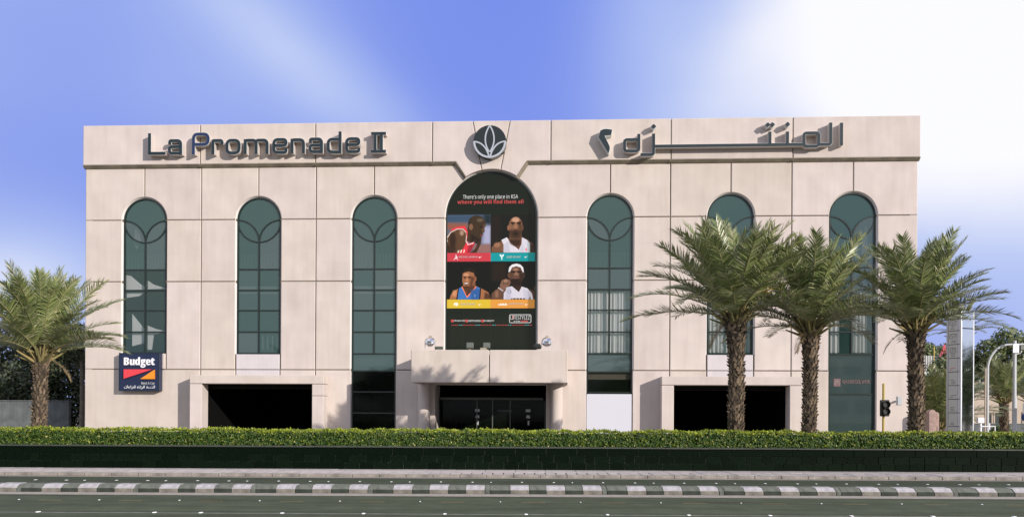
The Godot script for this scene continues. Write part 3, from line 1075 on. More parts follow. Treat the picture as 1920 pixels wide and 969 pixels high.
func wall_signs() -> void:
	var s := base("latin_wall_sign", self, FRONT, YAW)
	tag(s, "raised dark Latin letters and numeral two on the parapet", "sign")
	var F: Material = M["signnavy"]
	var w := 0.122
	letter(s, "letter", [[P([-14.565, 13.74, -14.565, 12.885, -13.87, 12.885])]], w, F)
	var a_at := func(x: float) -> Array:
		return [[rounded(P([x, 13.265, x, 13.415, x + 0.475, 13.415, x + 0.475, 12.82]), 0.16)], [rounded(P([x + 0.475, 13.16, x - 0.015, 13.16, x - 0.015, 12.885, x + 0.475, 12.885]), 0.14)]]
	var e_at := func(x: float) -> Array:
		return [[rounded(P([x + 0.02, 13.16, x + 0.52, 13.16, x + 0.52, 13.41, x, 13.41, x, 12.87, x + 0.52, 12.87, x + 0.52, 13.03]), 0.17)]]
	letter(s, "letter", a_at.call(-13.685), w, F)
	letter(s, "letter", [[rounded(P([-12.655, 12.82, -12.655, 13.68, -12.02, 13.68, -12.02, 13.245, -12.6, 13.245]), 0.2)]], w, M["signblue"])
	letter(s, "letter", [[P([-11.81, 12.82, -11.81, 13.44])], [rounded(P([-11.81, 13.27, -11.81, 13.4, -11.415, 13.4, -11.415, 13.22]), 0.14)]], w, F)
	letter(s, "letter", [[rounded(P([-11.205, 13.4, -10.68, 13.4, -10.68, 12.87, -11.205, 12.87]), 0.2, true), true]], w, F)
	letter(s, "letter", [[P([-10.415, 12.82, -10.415, 13.44])], [rounded(P([-10.415, 13.2, -10.415, 13.395, -9.945, 13.395, -9.945, 12.82]), 0.17)], [rounded(P([-9.945, 13.2, -9.945, 13.395, -9.475, 13.395, -9.475, 12.82]), 0.17)]], w, F)
	letter(s, "letter", e_at.call(-9.185), w, F)
	letter(s, "letter", [[P([-8.405, 12.82, -8.405, 13.44])], [rounded(P([-8.405, 13.2, -8.405, 13.395, -7.915, 13.395, -7.915, 12.82]), 0.18)]], w, F)
	letter(s, "letter", a_at.call(-7.62), w, F)
	letter(s, "letter", [[P([-6.355, 13.72, -6.355, 12.81])], [rounded(P([-6.37, 13.4, -6.86, 13.4, -6.86, 12.86, -6.37, 12.86]), 0.19)]], w, F)
	letter(s, "letter", e_at.call(-6.075), w, F)
	letter(s, "numeral", [[P([-5.04, 13.62, -4.41, 13.62])], [P([-5.04, 12.87, -4.41, 12.87])], [P([-4.865, 13.62, -4.865, 12.87])], [P([-4.6, 13.62, -4.6, 12.87])]], 0.12, F)

	var q := base("arabic_wall_sign", self, FRONT, YAW)
	tag(q, "raised dark Arabic lettering with a long horizontal bar on the parapet", "sign")
	w = 0.118
	letter(q, "letter", [[P([14.375, 13.83, 14.375, 12.92])]], w, F)
	letter(q, "letter", [[rounded(P([13.94, 13.84, 13.94, 12.96, 13.4, 12.96]), 0.1)], [rounded(P([12.865, 13.43, 13.46, 13.43, 13.46, 12.89, 12.865, 12.89]), 0.12, true), true]], w, F)
	letter(q, "letter", [[P([12.9, 12.965, 11.49, 12.965])], [P([12.2, 13.5, 12.2, 12.93])], [P([11.49, 13.5, 11.49, 12.93])]], w, F)
	letter(q, "letter", [[P([11.5, 12.963, 6.72, 12.957])], [rounded(P([6.75, 13.48, 6.75, 12.615, 6.22, 12.615]), 0.1)]], w, F)
	letter(q, "letter", [[P([6.145, 13.47, 6.145, 12.9])], [rounded(P([6.145, 13.24, 5.56, 13.24, 5.56, 12.775, 6.145, 12.775]), 0.11, true), true]], w, F)
	for d in [[12.2, 13.79], [11.585, 13.785], [11.4, 13.78], [6.75, 13.77]]:
		var o := base("dot", q)
		var b := MB.new()
		b.prism(P([d[0], d[1] - 0.105, d[0] + 0.105, d[1], d[0], d[1] + 0.105, d[0] - 0.105, d[1]]), 0.43, 0.51)
		obj("letter_face", b, F, o)
		b = MB.new()
		b.prism(P([d[0], d[1] - 0.128, d[0] + 0.128, d[1], d[0], d[1] + 0.128, d[0] - 0.128, d[1]]), 0.15, 0.485)
		obj("letter_trim", b, M["trim"], o)
	var two := P([4.57, 13.63, 4.66, 13.675, 4.8, 13.69, 5.04, 13.655, 5.0, 13.44, 4.73, 13.415, 4.935, 12.98, 4.95, 12.87, 4.9, 12.68, 4.49, 13.35])
	var nb := MB.new()
	nb.prism(two, 0.43, 0.51)
	var no := base("numeral", q)
	obj("letter_face", nb, F, no)
	nb = MB.new()
	nb.prism(Geometry2D.offset_polygon(two, 0.02, Geometry2D.JOIN_MITER)[0], 0.15, 0.49)
	obj("letter_return", nb, M["trim"], no)

	# the round leaf emblem over the arch
	var e := base("round_emblem", self, Transform3D(Basis(Vector3.UP, YAW), FRONT) * Vector3(-0.04, 13.22, 0), YAW)
	tag(e, "round black emblem with three silver leaf outlines above the arch", "emblem")
	var b2 := MB.new()
	b2.prism(arc(Vector2.ZERO, 0.69, 0, 352, 44), 0.15, 0.5, 0.02)
	obj("disc", b2, M["disc"], e)
	b2 = MB.new()
	b2.stroke(arc(Vector2.ZERO, 0.645, 180, 360, 30), 0.08, 0.49, 0.53)
	obj("leaf_outline", b2, M["silver"], e)
	var curve := func(a: Vector2, c: Vector2, d: Vector2) -> PackedVector2Array:
		var out := PackedVector2Array()
		for i in 15:
			var t := i / 14.0
			out.append(a.lerp(c, t).lerp(c.lerp(d, t), t))
		return out
	for s2 in [-1.0, 1.0]:
		b2 = MB.new()
		b2.stroke(curve.call(Vector2(s2 * -0.67, 0.0), Vector2(s2 * -0.2, -0.02), Vector2(s2 * -0.03, -0.6)), 0.062, 0.49, 0.532)
		obj("leaf_outline", b2, M["silver"], e)
		b2 = MB.new()
		b2.stroke(curve.call(Vector2(s2 * -0.005, 0.66), Vector2(s2 * -0.36, 0.1), Vector2(s2 * -0.01, -0.44)), 0.058, 0.49, 0.528 - 0.002 * s2)
		obj("leaf_outline", b2, M["silver"], e)

	# the car rental sign under the first window
	var r := base("rental_sign", self, Transform3D(Basis(Vector3.UP, YAW), FRONT) * Vector3(-15.04, 2.79, 0.02), YAW)
	tag(r, "navy car rental sign with red and orange wedges under the first window", "sign")
	b2 = MB.new()
	b2.block(Vector3(-0.89, 0, 0.0), Vector3(0.89, 1.63, 0.32), 0.012)
	obj("box", b2, M["navy"], r)
	b2 = MB.new()
	b2.stroke(P([-0.87, 0.02, 0.87, 0.02, 0.87, 1.61, -0.87, 1.61]), 0.03, 0.31, 0.328, true)
	obj("edge_trim", b2, M["signnavy"], r)
	words("Budget", r, M["white"], Vector3(0.02, 1.22, 0.35), 1.32, 0.45, 0.06, true)
	b2 = MB.new()
	b2.prism(P([-0.63, 0.92, 0.62, 0.92, -0.63, 0.52]), 0.32, 0.42)
	obj("red_wedge", b2, M["red"], r)
	b2 = MB.new()
	b2.prism(P([0.09, 0.51, 0.7, 0.51, 0.7, 0.9]), 0.32, 0.42)
	obj("orange_wedge", b2, M["orange"], r)
	words("Rent A Car", r, M["printwhite"], Vector3(0.4, 0.335, 0.325), 0.58, 0.1, 0.008)
	b2 = MB.new()
	# the Arabic line, written as small pen strokes
	var pen := [[0.69, 0.24, 0.69, 0.13], [0.66, 0.24, 0.66, 0.13, 0.56, 0.13], [0.6, 0.17, 0.6, 0.13], [0.55, 0.13, 0.5, 0.13, 0.5, 0.17], [0.47, 0.13, 0.42, 0.13, 0.43, 0.17], [0.38, 0.13, 0.34, 0.13, 0.34, 0.18, 0.38, 0.18, 0.38, 0.13],
		[0.24, 0.24, 0.24, 0.13], [0.21, 0.24, 0.21, 0.13, 0.16, 0.13, 0.17, 0.17], [0.13, 0.17, 0.13, 0.09, 0.08, 0.09], [0.06, 0.24, 0.06, 0.13, 0.01, 0.13, 0.01, 0.17], [-0.03, 0.13, -0.07, 0.13, -0.07, 0.18, -0.03, 0.18, -0.03, 0.13],
		[-0.16, 0.24, -0.16, 0.13, -0.21, 0.13], [-0.2, 0.24, -0.2, 0.13, -0.26, 0.13, -0.26, 0.17, -0.22, 0.17], [-0.3, 0.17, -0.3, 0.09, -0.34, 0.09], [-0.36, 0.24, -0.36, 0.13], [-0.39, 0.13, -0.46, 0.13, -0.46, 0.18, -0.39, 0.17], [-0.46, 0.13, -0.52, 0.24], [-0.5, 0.13, -0.5, 0.24], [-0.54, 0.17, -0.54, 0.12, -0.64, 0.12, -0.64, 0.17]]
	for i in pen.size():
		b2.stroke(P(pen[i]), 0.02, 0.32, 0.326 + 0.0004 * (i % 5))
	for x in [0.54, 0.6, 0.36, 0.1, 0.0, -0.05, -0.32, -0.59, -0.56]:
		b2.box(Vector3(x, 0.2, 0.32), Vector3(x + 0.018, 0.218, 0.3265))
	obj("lettering", b2, M["printwhite"], r)

# ---------------------------------------------------------------- the printed poster in the great arch
func fill(im: Image, pts: Array, c: Color) -> void:   # scanline polygon fill
	var lo := 1e9
	var hi := -1e9
	for i in range(1, pts.size(), 2):
		lo = minf(lo, pts[i])
		hi = maxf(hi, pts[i])
	var m := pts.size() / 2
	for y in range(maxi(0, int(lo)), mini(im.get_height() - 1, int(hi)) + 1):
		var xs := []
		var yy := y + 0.5
		for i in m:
			var j := (i + 1) % m
			var y0: float = pts[i * 2 + 1]
			var y1: float = pts[j * 2 + 1]
			if (y0 <= yy) != (y1 <= yy):
				xs.append(lerpf(pts[i * 2], pts[j * 2], (yy - y0) / (y1 - y0)))
		xs.sort()
		for k in range(0, xs.size() - 1, 2):
			var x0 := int(round(xs[k]))
			var x1 := int(round(xs[k + 1]))
			if x1 > x0:
				im.fill_rect(Rect2i(x0, y, x1 - x0, 1), c)

func oval(cx: float, cy: float, rx: float, ry: float, lean := 0.0) -> Array:
	var out := []
	for i in 28:
		var a := TAU * i / 28.0
		out.append(cx + rx * cos(a) + lean * ry * sin(a))
		out.append(cy + ry * sin(a))
	return out

func conv(pts: Array, ox: float, oy: float, sc: float) -> Array:   # from measured units on the print to texels
	var out := []
	for i in range(0, pts.size(), 2):
		out.append(((pts[i] / sc + ox) - 835.0) / 171.0 * 768.0)
		out.append(((pts[i + 1] / sc + oy) - 321.0) / 335.0 * 1536.0)
	return out

func soft(im: Image, pts: Array, c: Color, div := 12) -> void:   # a blurred patch of tone
	var lo := Vector2(1e9, 1e9)
	var hi := -lo
	for i in range(0, pts.size(), 2):
		lo = lo.min(Vector2(pts[i], pts[i + 1]))
		hi = hi.max(Vector2(pts[i], pts[i + 1]))
	lo -= Vector2(24, 24)
	hi += Vector2(24, 24)
	var w := int(hi.x - lo.x)
	var h := int(hi.y - lo.y)
	var l := Image.create(w, h, false, Image.FORMAT_RGBA8)
	l.fill(Color(c.r, c.g, c.b, 0.0))
	var q := []
	for i in range(0, pts.size(), 2):
		q.append(pts[i] - lo.x)
		q.append(pts[i + 1] - lo.y)
	fill(l, q, c)
	l.resize(maxi(4, w * 2 / div), maxi(4, h * 2 / div), Image.INTERPOLATE_LANCZOS)
	l.resize(maxi(4, w / div), maxi(4, h / div), Image.INTERPOLATE_LANCZOS)
	l.resize(w, h, Image.INTERPOLATE_CUBIC)
	im.blend_rect(l, Rect2i(0, 0, w, h), Vector2i(int(lo.x), int(lo.y)))

func S(r: int, g: int, b: int, a := 255) -> Color:
	return Color8(r, g, b, a)

func poster_image() -> Image:
	var im := Image.create(768, 1536, false, Image.FORMAT_RGBA8)
	im.fill(S(27, 33, 24))
	var A := func(p: Array) -> Array: return conv(p, 820.0, 350.0, 6.46)
	var B := func(p: Array) -> Array: return conv(p, 820.0, 480.0, 5.385)
	var C := func(x0: float, y0: float, x1: float, y1: float) -> Array: return conv([x0, y0, x1, y0, x1, y1, x0, y1], 0.0, 0.0, 1.0)
	# first portrait: a man in a red vest in profile before a blurred arena
	fill(im, C.call(835, 402, 919.7, 473), S(80, 86, 102))
	soft(im, A.call([105, 335, 640, 335, 640, 420, 105, 430]), S(50, 68, 86), 20)
	soft(im, A.call([105, 430, 360, 440, 350, 520, 105, 510]), S(116, 72, 56), 20)
	soft(im, A.call([560, 480, 645, 470, 645, 700, 540, 690]), S(138, 140, 162), 20)
	soft(im, A.call([430, 700, 645, 690, 645, 800, 430, 800]), S(118, 86, 80), 20)
	soft(im, A.call([560, 335, 645, 335, 645, 450, 580, 440]), S(30, 42, 46), 16)
	var skin := S(78, 56, 38)
	fill(im, A.call([105, 590, 150, 535, 230, 500, 300, 500, 350, 550, 365, 640, 310, 745, 250, 795, 105, 795]), skin)
	fill(im, A.call([365, 470, 345, 560, 355, 650, 410, 680, 470, 650, 500, 640, 455, 740, 395, 795, 470, 795, 520, 690, 530, 610, 470, 560, 440, 480]), S(62, 44, 30))
	fill(im, A.call([330, 470, 362, 540, 352, 640, 372, 682, 420, 665, 458, 628, 446, 690, 385, 795, 240, 795, 305, 745, 350, 660, 348, 560, 315, 500, 240, 500, 150, 530, 170, 500, 250, 475]), S(186, 48, 58))
	fill(im, A.call([340, 545, 350, 600, 345, 650, 372, 690, 420, 672, 458, 632, 458, 645, 420, 690, 365, 702, 336, 655, 342, 600]), S(222, 214, 206))
	fill(im, A.call([105, 600, 150, 540, 230, 500, 305, 500, 345, 545, 338, 552, 300, 510, 230, 512, 156, 550, 112, 620, 120, 660, 108, 660]), S(206, 190, 176))
	fill(im, A.call(oval(470, 440, 106, 98)), S(48, 42, 32))
	fill(im, A.call([420, 350, 520, 350, 568, 390, 582, 440, 580, 468, 560, 490, 570, 530, 562, 545, 545, 550, 548, 575, 540, 592, 524, 602, 520, 628, 490, 640, 440, 600, 400, 540, 385, 470]), S(58, 44, 30))
	fill(im, A.call(oval(402, 480, 24, 38)), S(104, 76, 54))
	soft(im, A.call(oval(512, 400, 40, 22)), S(92, 84, 70, 170), 10)
	soft(im, A.call(oval(290, 552, 26, 34)), S(150, 124, 106, 200), 10)
	soft(im, A.call(oval(180, 640, 40, 90)), S(46, 32, 22, 200), 14)
	soft(im, A.call(oval(550, 520, 16, 24)), S(98, 72, 50, 160), 8)
	fill(im, A.call([508, 470, 548, 482, 545, 490, 508, 480]), S(18, 14, 10))
	fill(im, A.call([515, 578, 548, 572, 544, 582, 516, 590]), S(120, 60, 52))
	fill(im, A.call([240, 770, 262, 758, 250, 795, 236, 795]), S(226, 216, 190))
	fill(im, A.call([278, 756, 296, 756, 284, 795, 270, 795]), S(226, 216, 190))
	fill(im, A.call([318, 750, 330, 760, 318, 795, 306, 795]), S(226, 216, 190))
	# second portrait: a man in a white vest, facing us
	fill(im, C.call(919.7, 402, 1006, 473), S(26, 27, 22))
	soft(im, A.call([650, 340, 760, 340, 760, 700, 650, 700]), S(36, 30, 24), 20)
	fill(im, A.call([650, 790, 655, 725, 700, 685, 790, 645, 860, 620, 1030, 610, 1100, 645, 1160, 690, 1176, 790]), S(96, 68, 50))
	fill(im, A.call([872, 540, 1018, 540, 1022, 640, 985, 760, 930, 720, 868, 630]), S(84, 60, 44))
	fill(im, A.call([772, 640, 835, 610, 880, 670, 982, 762, 1018, 690, 1022, 610, 1080, 640, 1122, 690, 1122, 792, 800, 792, 800, 700]), S(214, 212, 220))
	soft(im, A.call([1085, 640, 1122, 690, 1122, 792, 1085, 792]), S(160, 182, 186, 150), 12)
	fill(im, A.call([840, 612, 880, 668, 980, 758, 975, 765, 870, 680, 828, 616]), S(236, 232, 238))
	fill(im, A.call(oval(945, 480, 86, 120)), S(106, 76, 56))
	fill(im, A.call(oval(858, 495, 16, 32)), S(120, 82, 60))
	fill(im, A.call(oval(1028, 495, 14, 32)), S(84, 58, 42))
	soft(im, A.call([860, 520, 1030, 520, 1000, 610, 945, 625, 890, 610]), S(60, 42, 30, 220), 14)
	soft(im, A.call(oval(945, 400, 46, 30)), S(170, 132, 108, 220), 12)
	soft(im, A.call(oval(1000, 470, 20, 60)), S(74, 52, 38, 220), 10)
	for e in [910, 985]:
		fill(im, A.call([e - 26, 428, e + 24, 424, e + 24, 438, e - 26, 442]), S(26, 18, 12))
		fill(im, A.call(oval(e, 450, 14, 7)), S(40, 28, 22))
	fill(im, A.call([935, 450, 955, 450, 968, 496, 925, 498]), S(128, 92, 68))
	fill(im, A.call([915, 522, 978, 518, 974, 532, 920, 536]), S(66, 36, 32))
	soft(im, A.call(oval(945, 568, 34, 20)), S(40, 30, 22, 220), 8)
	soft(im, A.call(oval(720, 700, 40, 30)), S(132, 96, 72, 200), 12)
	fill(im, A.call([1066, 742, 1080, 738, 1082, 772, 1068, 776]), S(190, 70, 80))
	soft(im, A.call([860, 640, 1000, 640, 1000, 700, 930, 720, 880, 690]), S(48, 34, 24, 200), 10)
	soft(im, A.call([800, 700, 860, 660, 880, 792, 800, 792]), S(176, 176, 190, 150), 12)
	soft(im, A.call([990, 760, 1040, 680, 1060, 792, 1000, 792]), S(188, 188, 200, 140), 12)
	soft(im, A.call([1120, 680, 1176, 700, 1176, 790, 1120, 790]), S(54, 38, 28, 220), 12)
	soft(im, A.call([400, 560, 520, 640, 480, 690, 400, 650]), S(40, 30, 22, 220), 10)
	soft(im, A.call(oval(560, 470, 14, 30)), S(90, 66, 46, 150), 8)
	soft(im, A.call([380, 700, 440, 690, 400, 795, 350, 795]), S(120, 30, 40, 180), 12)
	soft(im, A.call([105, 700, 220, 720, 200, 800, 105, 800]), S(50, 36, 26, 200), 14)
	# bands
	fill(im, C.call(835, 473, 919.7, 489.3), S(198, 62, 72))
	fill(im, C.call(919.7, 473, 1006, 489.3), S(18, 150, 152))
	# third portrait: a smiling man in a blue vest
	fill(im, C.call(835, 489.3, 1006, 560.4), S(20, 22, 16))
	fill(im, B.call([118, 432, 132, 385, 165, 345, 215, 318, 270, 300, 385, 296, 450, 325, 515, 362, 540, 432]), S(132, 88, 58))
	soft(im, B.call([480, 360, 540, 390, 540, 432, 470, 432]), S(70, 46, 30, 220), 12)
	fill(im, B.call([195, 432, 212, 320, 250, 302, 292, 402, 384, 296, 438, 322, 424, 432]), S(52, 96, 150))
	fill(im, B.call([250, 300, 296, 398, 384, 298, 396, 302, 298, 418, 240, 306]), S(226, 108, 66))
	fill(im, B.call([260, 298, 296, 380, 372, 298, 380, 300, 296, 400, 252, 302]), S(26, 24, 26))
	fill(im, B.call([206, 322, 216, 318, 200, 432, 188, 432]), S(24, 20, 20))
	fill(im, B.call([428, 320, 440, 320, 432, 432, 420, 432]), S(24, 20, 20))
	fill(im, B.call([370, 385, 384, 380, 380, 412, 372, 408]), S(220, 210, 220))
	fill(im, B.call([262, 240, 380, 230, 384, 300, 300, 372, 262, 300]), S(106, 70, 46))
	fill(im, B.call([250, 180, 262, 135, 330, 118, 378, 145, 388, 200, 372, 262, 330, 318, 285, 332, 258, 300, 248, 240]), S(128, 86, 58))
	fill(im, B.call([252, 172, 262, 134, 300, 116, 345, 116, 380, 140, 390, 195, 376, 210, 365, 165, 310, 150, 268, 160]), S(34, 28, 20))
	fill(im, B.call(oval(382, 225, 12, 24)), S(118, 76, 52))
	soft(im, B.call([335, 200, 378, 210, 350, 300, 320, 318]), S(78, 50, 32, 210), 10)
	soft(im, B.call(oval(290, 185, 26, 16)), S(172, 124, 92, 210), 8)
	for e in [276, 322]:
		fill(im, B.call([e - 16, 202, e + 16, 200, e + 16, 208, e - 16, 210]), S(24, 16, 12))
		fill(im, B.call(oval(e, 218, 9, 5)), S(30, 20, 16))
	fill(im, B.call([288, 218, 302, 218, 312, 248, 280, 250]), S(150, 104, 74))
	fill(im, B.call([262, 264, 318, 260, 308, 284, 280, 288]), S(60, 30, 26))
	fill(im, B.call([268, 266, 312, 263, 306, 276, 276, 278]), S(228, 216, 204))
	soft(im, B.call(oval(288, 312, 26, 12)), S(54, 38, 26, 220), 8)
	# fourth portrait: a man with a white headband and a raised fist
	soft(im, B.call([545, 60, 700, 60, 700, 250, 545, 250]), S(38, 30, 22), 20)
	fill(im, B.call([670, 432, 668, 312, 720, 300, 820, 358, 850, 302, 930, 330, 985, 350, 1000, 432]), S(72, 52, 40))
	fill(im, B.call([668, 432, 672, 340, 700, 312, 752, 300, 824, 360, 852, 304, 910, 322, 955, 372, 968, 432]), S(208, 206, 214))
	fill(im, B.call([744, 423, 760, 421, 760, 432, 744, 432]), S(20, 18, 20))
	for x in [768, 800, 832, 866]:
		fill(im, B.call([x, 421, x + 24, 421, x + 24, 432, x, 432]), S(24, 20, 22))
	fill(im, B.call([925, 418, 946, 402, 942, 432, 925, 432]), S(24, 20, 22))
	fill(im, B.call(oval(727, 356, 19, 19)), S(60, 60, 74))
	fill(im, B.call(oval(727, 356, 13, 13)), S(196, 196, 206))
	fill(im, B.call([735, 240, 850, 240, 846, 310, 822, 356, 760, 300]), S(52, 38, 30))
	fill(im, B.call(oval(796, 188, 74, 108)), S(78, 56, 42))
	fill(im, B.call([716, 160, 724, 110, 752, 82, 796, 72, 838, 82, 866, 112, 874, 165, 858, 152, 840, 112, 796, 98, 752, 112, 734, 152]), S(226, 226, 228))
	fill(im, B.call(oval(720, 190, 10, 26)), S(88, 62, 46))
	fill(im, B.call(oval(872, 190, 10, 26)), S(66, 46, 36))
	soft(im, B.call(oval(790, 132, 30, 14)), S(136, 104, 84, 210), 8)
	soft(im, B.call([735, 230, 860, 230, 840, 290, 796, 300, 756, 286]), S(36, 26, 20, 230), 10)
	for e in [764, 828]:
		fill(im, B.call([e - 22, 150, e + 22, 150, e + 20, 162, e - 20, 162]), S(18, 12, 10))
	fill(im, B.call([784, 160, 808, 160, 824, 192, 770, 192]), S(112, 84, 66))
	fill(im, B.call([768, 206, 824, 206, 816, 218, 778, 218]), S(96, 62, 56))
	fill(im, B.call([545, 432, 548, 372, 590, 335, 640, 300, 700, 330, 668, 372, 660, 432]), S(84, 60, 46))
	fill(im, B.call([630, 290, 650, 240, 690, 224, 728, 236, 740, 270, 722, 300, 690, 315, 664, 345, 634, 320]), S(104, 76, 60))
	for x in [664, 686, 706]:
		fill(im, B.call([x, 240, x + 6, 238, x + 12, 280, x + 5, 284]), S(48, 34, 26))
	fill(im, B.call([616, 308, 668, 344, 662, 354, 610, 320]), S(150, 148, 150))
	soft(im, B.call(oval(600, 380, 20, 40)), S(118, 88, 68, 200), 12)
	fill(im, B.call(oval(992, 322, 16, 26)), S(96, 66, 48))
	fill(im, C.call(835, 560.4, 919.7, 577), S(214, 184, 52))
	fill(im, C.call(919.7, 560.4, 1006, 577), S(220, 152, 66))
	soft(im, B.call([262, 300, 384, 300, 330, 372, 296, 372]), S(72, 46, 30, 220), 10)
	soft(im, B.call(oval(170, 372, 24, 34)), S(176, 124, 88, 190), 12)
	soft(im, B.call([330, 330, 430, 330, 420, 432, 340, 432]), S(36, 70, 118, 170), 12)
	soft(im, B.call([690, 320, 740, 310, 740, 432, 690, 432]), S(160, 160, 176, 160), 12)
	soft(im, B.call([870, 330, 940, 360, 960, 432, 880, 432]), S(172, 172, 186, 150), 12)
	soft(im, B.call(oval(690, 250, 26, 14)), S(140, 106, 84, 190), 8)
	soft(im, B.call([830, 170, 874, 170, 860, 250, 828, 260]), S(48, 34, 26, 200), 8)
	# small white emblems on the bands
	fill(im, A.call([215, 815, 222, 813, 226, 830, 240, 845, 248, 842, 232, 858, 248, 878, 242, 880, 220, 862, 192, 880, 188, 876, 212, 850]), S(230, 214, 216))
	for px in [[498, 838], [1054, 838]]:
		fill(im, A.call([px[0], px[1] + 4, px[0] + 8, px[1], px[0] + 12, px[1] + 10, px[0] + 44, px[1] - 6, px[0] + 12, px[1] + 20, px[0] + 2, px[1] + 18]), S(236, 226, 226))
	for px in [[412, 476], [888, 476]]:
		fill(im, B.call([px[0], px[1] + 4, px[0] + 7, px[1], px[0] + 11, px[1] + 9, px[0] + 40, px[1] - 5, px[0] + 10, px[1] + 18, px[0] + 2, px[1] + 16]), S(240, 230, 214))
	fill(im, A.call([750, 812, 770, 815, 778, 830, 788, 815, 806, 812, 800, 838, 786, 846, 784, 880, 772, 880, 770, 846, 756, 838]), S(220, 238, 238))
	fill(im, B.call([158, 480, 178, 460, 180, 472, 196, 460, 210, 478, 204, 496, 186, 500, 178, 486, 170, 498]), S(244, 236, 220))
	fill(im, B.call([616, 492, 618, 476, 630, 484, 640, 470, 652, 484, 664, 468, 676, 484, 690, 470, 704, 480, 706, 492]), S(244, 236, 224))
	# faint darker edge strip on the right, and vinyl seams
	fill(im, C.call(920.0, 560.4, 920.5, 577), S(200, 150, 60))
	for x in [869.0, 919.7, 955.0]:
		soft(im, C.call(x, 578, x + 0.6, 656), S(52, 58, 46, 120), 3)
	soft(im, C.call(990, 321, 1006, 656), S(10, 12, 8, 60), 10)
	soft(im, C.call(840, 592, 985, 650), S(46, 50, 40, 60), 30)
	# soften the photographs a little, as large prints are
	for e in [[402.0, 473.0], [489.3, 560.4]]:
		var y0 := int((e[0] - 321.0) / 335.0 * 1536.0)
		var y1 := int((e[1] - 321.0) / 335.0 * 1536.0)
		var part := im.get_region(Rect2i(0, y0, 768, y1 - y0))
		part.resize(256, (y1 - y0) / 3, Image.INTERPOLATE_LANCZOS)
		part.resize(768, y1 - y0, Image.INTERPOLATE_CUBIC)
		for y in part.get_height():
			for x in part.get_width():
				var q := part.get_pixel(x, y)
				var l := q.get_luminance()
				var gain := 1.0 + 0.22 * smoothstep(0.08, 0.32, l) * (1.0 - smoothstep(0.5, 0.8, l))
				var d := 0.03 * (rng.randf() - 0.5)
				part.set_pixel(x, y, Color(q.r * gain + d, q.g * gain + d, q.b * gain + d, 1.0))
		im.blit_rect(part, Rect2i(0, 0, 768, y1 - y0), Vector2i(0, y0))
	im.resize(512, 1024, Image.INTERPOLATE_LANCZOS)
	im.convert(Image.FORMAT_RGB8)
	im.generate_mipmaps()
	return im

